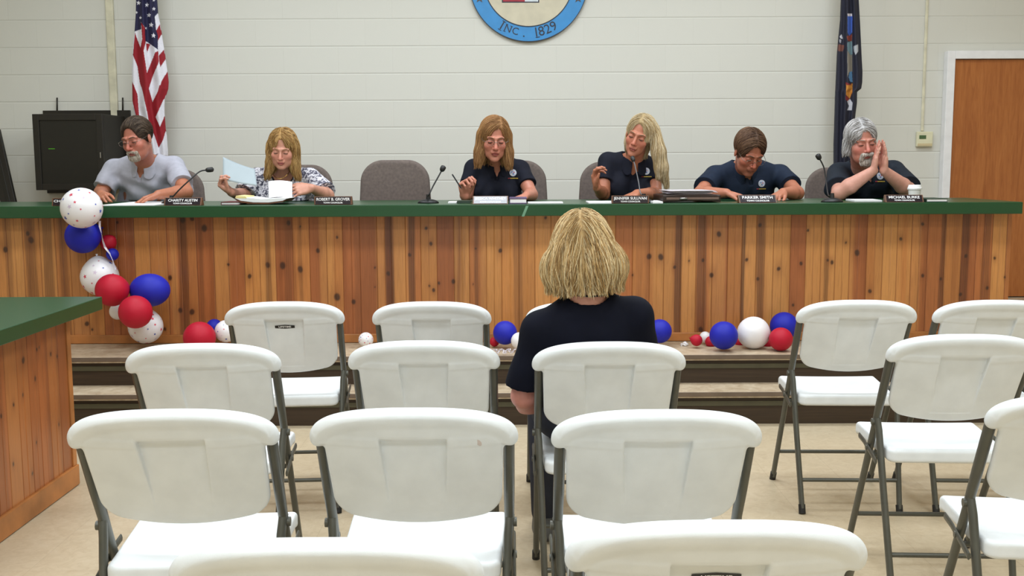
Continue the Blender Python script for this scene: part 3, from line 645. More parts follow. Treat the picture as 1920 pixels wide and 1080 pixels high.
# ============================================================ FOLDING CHAIRS
M_WHITE = plain('white_moulded_plastic', (226, 230, 231), 0.42, var=0.02, bump=0.08, bscale=500)
M_TUBE = plain('grey_brown_tube', (88, 88, 80), 0.38, 0.35, var=0.05)
M_CAPS = plain('black_rubber', (26, 25, 24), 0.6)
AX, AN = V3(0, 0.49, -0.872), V3(0, -0.872, -0.49)      # along the back (downwards) and rearward normal
def chair_back():
    vol = Vol((-0.245, -0.035, -0.05), (0.245, 0.36, 0.06), 0.0026)
    def f2box(x, s, cx, cs, hx, hs, r):
        a, b = np.abs(x - cx) - hx + r, np.abs(s - cs) - hs + r
        return np.minimum(np.maximum(a, b), 0) + np.sqrt(np.maximum(a, 0) ** 2 + np.maximum(b, 0) ** 2) - r
    def ext(d2, q, t, r):
        a, b = d2 + r, np.abs(q) - t + r
        return np.minimum(np.maximum(a, b), 0) + np.sqrt(np.maximum(a, 0) ** 2 + np.maximum(b, 0) ** 2) - r
    bend = lambda x: -0.38 * x * x
    def body(x, s, n):
        sb = s - 0.028 * (1 - (x / 0.195) ** 2) * np.clip((s - 0.1) / 0.2, 0, 1)
        return ext(f2box(x, sb, 0, 0.190, 0.196 - 0.03 * np.clip(s - 0.1, 0, 1), 0.120, 0.045), n - bend(x), 0.0105, 0.008)
    ts = lambda x: .020 + .075 * (1 - np.sqrt(1 - np.minimum(np.abs(x) / .2095, 1.0) ** 2.3))
    top = ts
    def capf(x, s, n):
        t = ts(x) - 0.014; d2 = np.maximum(np.maximum(t - s, s - 0.100), np.abs(x) - 0.2110)
        return ext(d2, n - bend(x), 0.0105, 0.006)
    lo, hi = (-0.24, -0.03, -0.05), (0.24, 0.36, 0.06)
    vol.fn(body, lo, hi); vol.fn(capf, lo, hi, 0.006)
    path = []
    for t in np.linspace(-PI / 2, PI / 2, 65): x = math.copysign(.2095 * abs(math.sin(t)) ** (2 / 2.3), t); path.append((x, .020 + .075 * (1 - math.cos(t)), bend(x) - 0.0070))
    path = [(path[0][0], .098, path[0][2])] + path + [(path[-1][0], .098, path[-1][2])]
    rim = Vol((-0.245, -0.035, -0.05), (0.245, 0.36, 0.06), 0.0026)
    for a, e in zip(path[:-1], path[1:]): rim.cap(a, e, 0.0185)
    vol.comb((slice(None),) * 3, rim.F, 0.012, 'add')
    def recess(x, s, n):
        w = 0.073 - 0.055 * np.clip(s - 0.085, 0, 1); dep = 0.0165 * np.minimum(np.clip((s - 0.072) / 0.022, 0, 1), np.clip((0.28 - s) / 0.18, 0, 1))
        return np.maximum(np.maximum(np.abs(x) - w, 0.070 - s), -(n - bend(x) - 0.0105 + dep))
    vol.fn(recess, (-0.09, 0.07, -0.03), (0.09, 0.29, 0.05), 0.004, 'sub')
    v, f = vol.mesh()
    w = V3(0, 0.0, 0.838)[None] + v[:, :1] * V3(1, 0, 0) + (v[:, 1:2] - 0.0) * AX + v[:, 2:3] * AN
    return w, f[:, ::-1]      # the (x, s, n) basis is left-handed
def chair_seat():
    vol = Vol((-0.22, 0.11, 0.38), (0.22, 0.53, 0.48), 0.0035)
    def seat(x, y, z):
        ty = (y - 0.13) / 0.375; hx = 0.186 + 0.014 * np.clip(ty, 0, 1)
        zt = 0.452 + 0.012 * ty - 0.010 * (1 - (x / 0.2) ** 2) * np.sin(PI * np.clip(ty, 0, 1)) - 0.022 * np.clip((ty - 0.86) / 0.14, 0, 1) ** 2
        a, b = np.abs(x) - hx + 0.03, np.abs(y - 0.3175) - 0.1875 + 0.03
        d2 = np.minimum(np.maximum(a, b), 0) + np.sqrt(np.maximum(a, 0) ** 2 + np.maximum(b, 0) ** 2) - 0.03
        h = z - (zt - 0.022); r = 0.012; a, b = d2 + r, np.abs(h) - 0.022 + r
        return np.minimum(np.maximum(a, b), 0) + np.sqrt(np.maximum(a, 0) ** 2 + np.maximum(b, 0) ** 2) - r
    vol.fn(seat, (-0.21, 0.12, 0.39), (0.21, 0.515, 0.475))
    return vol.mesh()
CB, CS = chair_back(), chair_seat()
tl = lambda z: 0.052 + 0.555 * (0.82 - z)                # y of the slanted side tube at height z
root = chair0 = thing('folding_chair', 'x', 'chair')
RIMV = CB[0][::7]
mesh('backrest', CB[0], CB[1], M_WHITE, root)
mesh('seat', CS[0], CS[1], M_WHITE, root)
for s in (-1, 1):
    b = MB(); X = 0.207 * s
    b.tube([(X, tl(z), z) for z in (0.775, 0.62, 0.5, 0.3, 0.02)], [.0150, .0150, .0128, .0122, .0122], 14, flat=(0.85, 1.15))
    t = b.build('side_tube', M_TUBE, root, True, sharp=1.0)
    MB().tube([(X, tl(0.035), 0.035), (X, tl(0.0), 0.001)], 0.0135, 12).build('foot_cap', M_CAPS, t, True, sharp=1.0)
    b = MB(); X2 = 0.187 * s
    b.tube([(0.209 * s, 0.205, 0.545), (0.204 * s, 0.19, 0.50), (0.197 * s, 0.145, 0.32), (X2, 0.055, 0.02)], 0.0122, 14, flat=(0.85, 1.15))
    t = b.build('leg', M_TUBE, root, True, sharp=1.0)
    MB().tube([(X2, 0.06, 0.035), (X2, 0.049, 0.001)], 0.0135, 12).build('foot_cap', M_CAPS, t, True, sharp=1.0)
    b = MB(); xb = 0.2185 * s
    b.tube([(xb, 0.16, 0.405), (xb, 0.30, 0.435), (xb, 0.36, 0.44)], 0.008, 8, flat=(0.5, 1.3))
    b.tube([(xb - 0.003 * s, 0.206, 0.525), (xb + 0.006 * s, 0.206, 0.525)], 0.011, 10)
    b.tube([(xb - 0.003 * s, 0.262, 0.425), (xb + 0.006 * s, 0.262, 0.425)], 0.009, 10)
    b.build('hinge_link', M_TUBE, root, True, sharp=0.8)
for y, z, x in ((tl(0.145), 0.145, 0.203), (0.085, 0.125, 0.187)):
    MB().tube([(-x, y, z), (x, y, z)], 0.0078, 10).build('crossbar', M_TUBE, root, True, sharp=1.0)
MB().tube([(-0.2, 0.262, 0.40), (0.2, 0.262, 0.40)], 0.0078, 10).build('seat_rail', M_TUBE, root, True, sharp=1.0)
M_BLACKLBL = plain('black_sticker', (24, 22, 22), 0.4); M_WTXT = plain('white_print', (232, 232, 232), 0.5)
def chair_label(root):
    s, w, h = 0.122, 0.0375, 0.0075; dep = 0.0165 * (0.28 - s) / 0.18
    org = V3(0, 0, 0.845) + s * AX + (0.0105 - dep + 0.0034) * AN
    b = MB(); pts = [org + x * V3(1, 0, 0) + y * AX for x, y in ((-w, -h * .8), (0, -h * 1.25), (w, -h * .8), (w, h * .8), (0, h * 1.25), (-w, h * .8))]
    b.prism(pts, AN * 0.0004); l = b.build('logo_label', M_BLACKLBL, root)
    v, f = text_geo('LIFETIME', 0.0125, 0.0003); b = MB(); b.add(place2d(v, org + AN * 0.0009, V3(1, 0, 0), -AX), f); b.build('lettering', M_WTXT, l)
LBL = 'white plastic folding chair '
CH = [  # left and right edge and top row of the back in the frame, yaw, label
 (313, 910, 1007, 0, LBL + 'nearest the camera on the desk side, only its top edge showing', 'nearest row'),
 (1045, 1640, 974, 0, LBL + 'nearest the camera with a dark label edge in its recess', 'nearest row'),
 (124, 525, 766, 3, LBL + 'standing close to the pine desk in the second row', 'second row'),
 (580, 972, 764, 0, LBL + 'with a small pinkish scuff on the upper back', 'second row'),
 (1030, 1432, 767, 0, LBL + 'directly behind the occupied chair', 'second row'),
 (1845, None, 738, -6, LBL + 'cut off by the frame edge, nearest on the door side', 'second row'),
 (235, 527, 643, 3, LBL + 'just behind the chair with the logo label', 'third row'),
 (650, 940, 638, 0, LBL + 'beside the blonde woman, on her left-arm side', 'third row'),
 (996, 1287, 640, 0, LBL + 'on which the blonde woman in navy sits', 'third row'),
 (1660, None, 626, -3, LBL + 'overlapping both chairs of the row nearest the door-side steps', 'third row'),
 (417, 650, 565, 4, LBL + 'with black logo label in its back, nearest the steps', 'front row'),
 (696, 923, 565, 0, LBL + 'in the front row beside the small blue balloon with tinsel', 'front row'),
 (985, None, 565, 0, LBL + 'mostly hidden in front of the blonde woman', 'front row'),
 (1489, 1722, 562, -2, LBL + 'beside the red and blue balloons on the platform edge', 'front row'),
 (1747, None, 562, -3, LBL + 'in the front row, below the counter end near the door', 'front row')]
CHP = []
for i, (ul, ur, vt, yaw, lab, grp) in enumerate(CH):
    p = P(ul, vt, Z=0.845); loc = V3(p[0] + .2, p[1] + .01, 0.0); ya = math.radians(yaw); Rz = np.array([[math.cos(ya), -math.sin(ya), 0], [math.sin(ya), math.cos(ya), 0], [0, 0, 1]])
    for _ in range(8):   # settle the chair where its back spans the frame as in the photograph
        q = proj(RIMV @ Rz.T + loc); e = (ul + ur) / 2 - (q[:, 0].min() + q[:, 0].max()) / 2 if ur else ul - q[:, 0].min()
        loc[0] += e * loc[1] / F; loc[1] -= (vt - q[:, 1].min()) * loc[1] ** 2 / ((HC - .84) * F) * .9
    if i == 0:
        root = chair0; chair0.location = loc.tolist(); chair0.rotation_euler = (0, 0, math.radians(yaw)); chair0['label'] = lab; chair0['group'] = 'white folding chairs in the ' + grp
    else: root = dup(chair0, loc, math.radians(yaw), label=lab, group='white folding chairs in the ' + grp)
    CHP.append((root, loc))
chair_label(CHP[1][0]); chair_label(CHP[10][0])
_q = V3(0.142, 0, 0.838) + 0.088 * AX + (0.0113 - 0.38 * 0.142 ** 2 + 0.0004) * AN; b = MB(); _p = [_q + (.006 * math.cos(a) + .003 * math.sin(a)) * V3(1, 0, 0) + .0095 * math.sin(a) * AX for a in np.linspace(0, 2 * PI, 14, endpoint=False)]; b.prism(_p, AN * 0.0006)
b.build('scuff_mark', plain('pinkish_scuff', (206, 194, 188), 0.5), CHP[3][0])

# ============================================================ OFFICE CHAIRS behind the counter
M_FAB = plain('brown_grey_upholstery', (104, 92, 86), 0.85, var=0.08, vscale=60, bump=0.25, bscale=700)
M_PLB = plain('black_chair_plastic', (30, 29, 29), 0.45)
def soft_back(w, h, t=0.05, flat=0.62):
    vol = Vol((-w / 2 - .03, -.1, -.03), (w / 2 + .03, .1, h + .03), 0.006)
    def f(x, y, z):
        zz = np.clip(z / h, 0, 1); hx = w / 2 * (1.0 - 0.10 * zz ** 2)
        a, b = np.abs(x) - hx + 0.13, np.abs(z - h / 2) - h / 2 + 0.13
        d2 = np.minimum(np.maximum(a, b), 0) + np.sqrt(np.maximum(a, 0) ** 2 + np.maximum(b, 0) ** 2) - 0.13
        q = y - 0.02 + 0.22 * x * x - 0.03 * (zz - .4) ** 2; r = 0.022
        a, b = d2 + r, np.abs(q) - t / 2 + r
        return np.minimum(np.maximum(a, b), 0) + np.sqrt(np.maximum(a, 0) ** 2 + np.maximum(b, 0) ** 2) - r
    vol.fn(f, (-w / 2 - .02, -.09, -.02), (w / 2 + .02, .09, h + .02)); return vol.mesh()
OB = soft_back(0.47, 0.47); 
def office_chair(u, v, Y, label, rz=0.0):
    p = P(u, v, Y=Y); zt = p[2]; loc = (p[0], Y - 0.24, ZP); r = thing('office_chair', label, 'chair', loc, 'upholstered office chairs behind the counter', math.radians(rz))
    vv = OB[0] + V3(0, 0.24, zt - ZP - 0.47)
    mesh('backrest', vv, OB[1], M_FAB, r)
    MB().box((-.235, -.24, .375), (.235, .19, .455)).build('seat', M_FAB, r, True, bev=0.035, sharp=3)
    MB().tube([(0, .05, .36), (0, .30, .37), (0, .315, .45), (0, .302, .62)], 0.022, 10, flat=(1.3, .5)).build('back_bracket', M_PLB, r, True)
    MB().tube([(0, 0, .09), (0, 0, .372)], 0.03, 14).build('gas_post', M_PLB, r, True, sharp=1)
    for q in range(5):
        a = q * 2 * PI / 5 + 0.3; d = V3(math.cos(a), math.sin(a), 0)
        l = MB().tube([V3(0, 0, .105) + d * .02, V3(0, 0, .075) + d * .27], [.026, .017], 10).build('base_leg', M_PLB, r, True, sharp=1)
        MB().ball(tuple(V3(0, 0, .0285) + d * .27), (.028, .028, .028), 12, 8).build('caster', M_PLB, l, True)
    return r

# ============================================================ BALLOONS
M_BR = plain('red_balloon_rubber', (176, 18, 44), 0.55, var=.03, Specular_IOR_Level=.3); M_BB = plain('blue_balloon_rubber', (30, 36, 164), 0.55, var=.03, Specular_IOR_Level=.3)
M_BW = plain('white_balloon_rubber', (232, 230, 232), 0.35, var=.015); M_SR = plain('red_star_print', (206, 60, 84), 0.5); M_SB = plain('blue_star_print', (64, 84, 176), 0.5)
M_SP = plain('pale_star_print', (206, 190, 208), 0.5)
def balloon(u, v, rp, colr, label, group, Y=None, Z=None, stars=False, nd=(0.3, 0.4, -1), squash=(1, 1, 1), dy=0.0):
    """rp radius in frame px at its own distance"""
    if Z is not None:   # resting on the platform: radius and height settle each other
        Y = 5.8; 
        for _ in range(1): pass
    c_ = P(u, v, Y=Y); r = rp / F * (c_[1] * _fw[1] + (c_[2] - HC) * _fw[2])
    nd = np.asarray(nd, float); nd /= np.linalg.norm(nd)
    up = V3(0, 0, 1) if abs(nd[2]) < .95 else V3(0, 1, 0); a = np.cross(up, nd); a /= np.linalg.norm(a); bb = np.cross(nd, a); R = np.stack([a, bb, nd], 1)
    root = thing('balloon', label, 'balloon', c_, group)
    b = MB(); n0, rings = 32, 22; vv = []; f = []
    for i in range(rings + 1):
        th = PI * i / rings
        for k in range(n0):
            q = V3(math.sin(th) * math.cos(2 * PI * k / n0), math.sin(th) * math.sin(2 * PI * k / n0), math.cos(th))
            if q[2] > 0.6: q[2] *= 1 + 0.16 * ((q[2] - .6) / .4) ** 2
            vv.append((R @ q) * r * np.asarray(squash))
    for i in range(rings):
        for k in range(n0): f.append((i * n0 + k, (i + 1) * n0 + k, (i + 1) * n0 + (k + 1) % n0, i * n0 + (k + 1) % n0))
    b.add(vv, f, 0); mats = [colr]
    if stars:
        mats = [colr, M_SR, M_SB, M_SP]; rs = np.random.default_rng(int(u * 7 + v)); n = 46
        for i in range(n):
            z = 1 - 2 * (i + .5) / n; ph = i * 2.39996 + rs.random() * .5; d = V3(math.sqrt(1 - z * z) * math.cos(ph), math.sqrt(1 - z * z) * math.sin(ph), z)
            if (np.linalg.inv(R) @ d)[2] > .75: continue
            ta = np.cross(d, V3(.1, .2, 1)); ta /= np.linalg.norm(ta); tb = np.cross(d, ta); size = rs.choice([.06, .085, .13]); rot = rs.random() * 6; pts = []
            for x, y in star2d(size, rot) + [(0, 0)]:
                q = d + ta * x + tb * y; q /= np.linalg.norm(q); pts.append(q * r * 1.006 * np.asarray(squash))
            b.add(pts, [(j, 10, (j + 1) % 10) for j in range(10)], int(rs.choice([1, 2, 3], p=[.42, .36, .22])))
    o = mesh('skin', b.v, b.f, mats, root, True, fmat=b.m)
    e = R @ V3(0, 0, 1.15) * r * np.asarray(squash); kb = MB(); ln = max(.006, r * .12)
    kb.tube([e * .985, e + nd * ln * .4, e + nd * ln], [ln * .32, ln * .3, ln * .62], 10); kb.build('knot', colr, root, True)
    return c_, r
GL, GF = 'balloon garland hanging from the counter', 'balloons lying along the platform edge'
yg = 5.86
balloon(153, 390, 38, M_BW, 'white star-printed balloon topping the garland on the counter edge', GL, Y=5.80, stars=True, nd=(.2, .9, -.4))
balloon(155, 443, 32, M_BB, 'dark blue balloon tucked under the top star-printed balloon', GL, Y=5.965, nd=(.6, .5, .3))
balloon(203, 455, 15, M_BR, 'small red balloon behind the upper garland string', GL, Y=6.045, nd=(.6, -.2, .5))
balloon(211, 477, 11.5, M_BB, 'tiny blue balloon on the string below the small red one', GL, Y=5.985, nd=(-.3, .6, .5))
balloon(187, 519, 35, M_BW, 'star-printed balloon halfway down the garland', GL, Y=5.99, stars=True, nd=(-.2, .3, .9))
balloon(210, 544, 30.5, M_BR, 'upper of the two round red garland balloons', GL, Y=5.80, nd=(.5, .8, .1))
balloon(281, 544, 33, M_BB, 'egg-shaped royal blue balloon sticking out of the garland', GL, Y=5.90, nd=(.2, .95, .2), squash=(1.13, 1, .94))
balloon(221, 584, 15.5, M_BW, 'small white balloon squeezed behind the red garland balloons', GL, Y=5.985, nd=(.2, .8, .3))
balloon(254, 585, 31, M_BR, 'lower of the two round red garland balloons', GL, Y=5.72, nd=(.1, .9, .3))
balloon(273, 612, 32, M_BW, 'star-printed balloon at the foot of the garland', GL, Y=5.93, stars=True, nd=(-.1, .6, .7))
def rest(u, vb, rp):   # centre row of a ball of pixel radius rp resting at image row vb on the platform
    return P(u, vb, Z=ZP)[1]
FB = [(374, 633, 30, M_BR, 'big red balloon lying beside the garland foot', 0, 5.80), (402, 613, 15, M_BB, 'blue balloon half hidden behind the big red one by the garland', 0, 5.99), (424, 621, 21, M_BW, 'star-printed balloon peeping past the logo chair', 1, 5.90), (686, 637, 14, M_BW, 'small star-printed balloon between the two front-row chairs', 1, 5.90),
 (927, 641, 9, M_BR, 'tiny red balloon behind the blue one with tinsel', 0, 5.92), (947, 624, 22.5, M_BB, 'blue balloon with tinsel under it beside the woman in navy', 0, 5.86), (974, 639, 16, M_BW, 'plain white balloon touching the woman\'s sleeve', 0, 5.77), (1237, 621, 22.5, M_BB, 'blue balloon half hidden by the woman\'s shoulder', 0, 5.90),
 (1306, 638, 11, M_BR, 'small drooping red balloon with its neck turned up', 0, 5.86), (1322, 632, 10.5, M_BW, 'small white balloon between the drooping red and the blue', 0, 5.98), (1333, 641, 11, M_BR, 'little red balloon peeking out left of the blue one', 0, 5.93), (1357, 629, 26.5, M_BB, 'round blue balloon next to the big plain white one', 0, 5.76),
 (1413, 624, 30.5, M_BW, 'big plain white balloon in the platform cluster', 0, 5.84), (1387, 642, 9, M_BR, 'bit of red balloon between the blue and white ones', 0, 5.97), (1470, 611, 26, M_BB, 'blue balloon behind the red one at the front chair', 0, 5.97), (1464, 636, 22, M_BR, 'bright red balloon against the front chair tube', 0, 5.75), (1438, 644, 11, M_BR, 'small red balloon under the big plain white one', 0, 5.93)]
for u, v, rp, m, lab, st, Y in FB:
    c_, r = balloon(u, v, rp, m, lab, GF, Y=Y, stars=bool(st), nd=(-1, .0, .35) if u == 1306 else (.3 if u % 2 else -.4, .8, -.2))
# the clear string of the garland with silver glints, and the curly tinsel
def ribbon(name, pts, w, mat, label, cat):
    b = MB()
    for line in pts:
        n = len(line); v = []; f = []
        for i, p in enumerate(line):
            t = line[min(i + 1, n - 1)] - line[max(i - 1, 0)]; t /= np.linalg.norm(t); a = np.cross(t, V3(0, 1, 0)); a /= np.linalg.norm(a) + 1e-9
            tw = i * 0.9; s = a * math.cos(tw) + V3(0, 1, 0) * math.sin(tw); nn = np.cross(t, s) * 0.0006
            v += [p - s * w + nn, p + s * w + nn, p + s * w - nn, p - s * w - nn]
        for i in range(n - 1):
            for q in range(4): f.append((i * 4 + q, i * 4 + (q + 1) % 4, i * 4 + 4 + (q + 1) % 4, i * 4 + 4 + q))
        b.add(v, f)
    return props(b.build(name, mat, smooth=False), label, cat)
M_FOIL = plain('silvery_ribbon_film', (220, 214, 224), 0.25, 0.3)
path = [(187, 414, 5.86), (187, 425, 5.86), (190, 437, 5.87), (193, 452, 5.93), (197, 464, 5.945), (206, 476, 5.945), (211, 488, 5.94), (214, 499, 5.90), (217, 506, 5.85)]
ribbon('garland_string', [[P(u, v, Y=Y) for u, v, Y in path], [P(u, v, Y=Y) for u, v, Y in [(243, 560, 5.95), (246, 555, 5.95), (248, 549, 5.96), (248, 543, 5.97)]]], 0.006, M_FOIL, 'silvery film strip linking the garland balloons', 'ribbon')
tin = []
R_ = np.random.default_rng(3)
for q in range(9):
    p0 = P(930 + q * 4, 648, Z=ZP) ; p0[1] = 5.66 + .03 * R_.random(); pts = []
    for i in range(9): pts.append(V3(p0[0] - .02 + .005 * i + .006 * math.sin(i * 1.7 + q), p0[1] + .012 * math.cos(i * 1.3 + q), ZP + .006 + .028 * abs(math.sin(i * .5 + q))))
    tin.append(pts)
ribbon('tinsel', tin, 0.0022, M_FOIL, 'little heap of silver tinsel before the blue balloon', 'tinsel')
cp = P(1285, 645, Z=ZP + .012); b = MB(); b.ball(cp, (.018, .014, .012), 9, 6); b.ball(cp + V3(-.022, 0, -.004), (.008, .008, .007), 7, 5)
for i, q in enumerate(b.v): b.v[i] = tuple(np.asarray(q) + R_.normal(0, .002, 3))
props(b.build('burst_balloon', M_BW), 'shrivelled scrap of white balloon on the platform edge', 'balloon scrap')

# ============================================================ ON THE COUNTER
EPS = 0.0008
M_WALN = plain('walnut_block', (96, 62, 38), 0.45, var=.15, vscale=30); M_PLATE = NM('black_brown_plate', (30, 22, 30), 0.16).m
def nameplate(u0, u1, v0, v1, lines, label, tilt=20, sub=True, yaw=0):
    a, e = P(u0, v1, Z=ZC), P(u1, v1, Z=ZC); Y = max(YCF + 0.012, (a[1] + e[1]) / 2); a, e = P(u0, v1, Y=Y), P(u1, v1, Y=Y)
    w = e[0] - a[0]; h = (v1 - v0) / F * Y * 1.05; c_ = V3((a[0] + e[0]) / 2, Y, ZC + EPS); tn = math.tan(math.radians(tilt))
    r = thing('nameplate', label, 'nameplate', c_, 'nameplates along the counter front', math.radians(yaw)); hh = h
    prof = [(0, 0), (0.05, 0), (hh * tn + .012, hh), (hh * tn, hh)]
    MB().prism([(-w / 2, y, z) for y, z in prof], (w, 0, 0)).build('block', M_WALN, r, bev=0.0015)
    ax = V3(1, 0, 0); ay = V3(0, tn, 1) / math.hypot(tn, 1); nrm = V3(0, -1, tn) / math.hypot(tn, 1); L = hh * math.hypot(tn, 1)
    org = V3(0, 0, 0) + ay * L * .5 + nrm * .0004
    b = MB(); b.prism([org + ax * x + ay * y for x, y in ((-w * .465, -L * .43), (w * .465, -L * .43), (w * .465, L * .43), (-w * .465, L * .43))], nrm * .0012); pl = b.build('plate', M_PLATE, r)
    org = org + nrm * .0018
    for txt, yy, sz, mw in lines:
        v, f = text_geo(txt, sz * L, .0004); ww = v[:, 0].max() - v[:, 0].min(); sx = min(1.0, mw * w / ww) if sz < .3 else mw * w / ww
        v = v * V3(sx, 1, 1); b = MB(); b.add(place2d(v, org + ay * yy * L, ax, ay), f); b.build('lettering', M_WTXT, pl)
    return r
TCN = ('TOWN COUNCILOR', -.26, .24, .6)
nameplate(97, 163, 374, 388, [('CHRISTOPHER', .1, .4, .9), TCN], 'nameplate half hidden by the top star-printed balloon', 15)
nameplate(306, 378, 373, 387, [('CHARITY AUSTIN', .12, .46, .78), TCN], 'nameplate under the curved microphone of the man in grey', 24, yaw=-4)
nameplate(589, 660, 370, 385, [('ROBERT B. GROVER', .14, .46, .88), TCN], 'nameplate in front of the empty office chair', 8)
nameplate(886, 953, 370, 384, [('JESSICA WHITNEY', .14, .42, .88), TCN], 'glare-washed nameplate in front of the woman in glasses', 46)
nameplate(1147, 1217, 369, 383, [('JENNIFER SULLIVAN', .14, .46, .88), ('TOWN COUNCILOR', -.26, .26, .6)], 'nameplate in front of the woman with long straight hair', 8)
nameplate(1386, 1458, 368, 382, [('PARKER SMITH', .14, .46, .8), TCN], 'tilted nameplate in front of the man looking straight down', 40, yaw=3)
nameplate(1661, 1732, 367, 380, [('MICHAEL BURKE', .14, .46, .8), TCN], 'nameplate in front of the man with the paper cup', 34, yaw=-3)

M_MIC = plain('black_microphone', (20, 20, 21), 0.45)
def mic(base_uv, pts, label, r=0.0042, head=(0.013, 0.05), grey=False):
    bp = P(*base_uv, Z=ZC); bp[2] = ZC + EPS; root = thing('microphone', label, 'microphone', bp, 'gooseneck microphones on the counter')
    b = MB(); b.ball((0, 0, .0), (.062, .048, .024), 24, 12); b.v = [(x, y, max(z, 0)) for x, y, z in b.v]; b.build('base', M_MIC, root, True)
    MB().tube([(0, 0, .015), (0, 0, .05)], [.014, .010], 14).build('socket', M_MIC, root, True, sharp=1)
    q = [V3(0, 0, .045)] + [P(u, v, Y=Y) - bp for u, v, Y in pts]
    # smooth the neck
    fine = []
    for i in range(len(q) - 1):
        p0, p1, p2, p3 = q[max(i - 1, 0)], q[i], q[i + 1], q[min(i + 2, len(q) - 1)]
        for t in np.linspace(0, 1, 8, endpoint=False): fine.append(.5 * (2 * p1 + (p2 - p0) * t + (2 * p0 - 5 * p1 + 4 * p2 - p3) * t * t + (3 * p1 - p0 - 3 * p2 + p3) * t ** 3))
    fine.append(q[-1])
    MB().tube(fine, r, 8).build('gooseneck', plain('grey_gooseneck', (96, 96, 98), .4) if grey else M_MIC, root, True, sharp=1)
    d = fine[-1] - fine[-3]; d /= np.linalg.norm(d); e = fine[-1]; hr, hl = head
    MB().tube([e - d * .004, e + d * hl * .12, e + d * hl * .45, e + d * hl * .85, e + d * hl], [hr * .55, hr * .9, hr, hr * .95, hr * .4], 14).build('microphone_head', M_MIC, root, True)
    return root
mic((322, 383), [(318, 376, 6.13), (334, 358, 6.13), (355, 338, 6.15), (374, 322, 6.2), (387, 319, 6.22)], 'microphone arching towards the man in grey polo', head=(.015, .042))
mic((803, 381), [(804, 366, 6.1), (812, 349, 6.12), (822, 331, 6.14), (828, 320, 6.15)], 'straight-necked microphone beside the empty office chair', head=(.016, .032))
mic((1207, 380), [(1201, 362, 6.15), (1197, 340, 6.2), (1191, 312, 6.25), (1188, 302, 6.27)], 'grey-necked microphone before the woman with long straight hair', r=.0034, head=(.013, .034), grey=True)
mic((1560, 379), [(1553, 366, 6.15), (1549, 340, 6.2), (1545, 315, 6.22), (1537, 298, 6.22)], 'microphone on the long black foot beside the grey-haired man', head=(.016, .032))

M_PAPER = plain('white_paper', (238, 238, 240), 0.6, var=.01)
def sheet(u0, u1, v0, v1, t, label, mat=None, name='paper', cat='paper', yaw=0):
    a = P((u0 + u1) / 2, v1, Z=ZC); e = P((u0 + u1) / 2, v0, Z=ZC); y0 = max(a[1], YCF + .012); y1 = min(max(e[1], y0 + .1), YCB - .01); x0, x1 = P(u0, v1, Y=y0)[0], P(u1, v1, Y=y0)[0]
    o = ((x0 + x1) / 2, (y0 + y1) / 2, ZC + EPS); b = MB().box((x0 - o[0], y0 - o[1], 0), (x1 - o[0], y1 - o[1], t)); ob = b.build(name, mat or M_PAPER); ob.location = o; ob.rotation_euler = (0, 0, math.radians(yaw))
    return props(ob, label, cat)
def book(u0, u1, v0, v1, t, label, cover, name='book', cat='book', yaw=0, elastic=None):
    a = P((u0 + u1) / 2, v1, Z=ZC); y0 = max(a[1], YCF + .015); y1 = min(y0 + .2, YCB - .01); x0, x1 = P(u0, v1, Y=y0)[0], P(u1, v1, Y=y0)[0]; o = ((x0 + x1) / 2, (y0 + y1) / 2, ZC + EPS)
    r = thing(name, label, cat, o, None, math.radians(yaw)); w, d = (x1 - x0) / 2, (y1 - y0) / 2
    b = MB(); b.box((-w, -d, 0), (w, d, t * .2)); b.box((-w, -d, t * .8), (w, d, t)); b.box((-w, -d + .002, t * .2), (-w + .004, d, t * .8)); b.build('cover', cover, r, bev=.001)
    MB().box((-w + .0045, -d + .004, t * .2), (w - .004, d - .004, t * .8)).build('pages', M_PAPER, r)
    return r
sheet(190, 290, 380, 386.5, .005, 'white writing pad under the hand of the man in grey', name='writing_pad', cat='pad')
book(414, 447, 379, 384.5, .016, 'small dark red notebook beside the woman in printed blouse', plain('maroon_cover', (92, 34, 38), .5), 'notebook', 'notebook')
sheet(840, 856, 380, 381.5, .008, 'little white note pad beside the microphone foot', name='note_pad', cat='pad')
sheet(857, 882, 380, 381.5, .014, 'dark green case next to the little white note pad', plain('dark_green_case', (44, 60, 48), .5), 'glasses_case', 'case')
book(955, 988, 373, 383.5, .034, 'thick notebook with purple pages beside the glare-washed nameplate', plain('purple_grey_cover', (92, 76, 110), .45), 'notebook', 'notebook')
sheet(990, 1056, 380, 382, .006, 'white papers lying right of the thick notebook')
sheet(1104, 1152, 379, 382, .007, 'white papers under the raised hand of the woman with long hair')
sheet(1224, 1243, 379, 382, .010, 'loose white papers poking out beside the dark binder')
r_ = sheet(1605, 1656, 376, 378.5, .009, 'folded white papers between the grey-haired man\'s elbows', yaw=-4)
book(1737, 1777, 370, 379.5, .02, 'dark green book with papers at the counter end', plain('dark_green_cover', (34, 58, 44), .5), 'book', 'book')
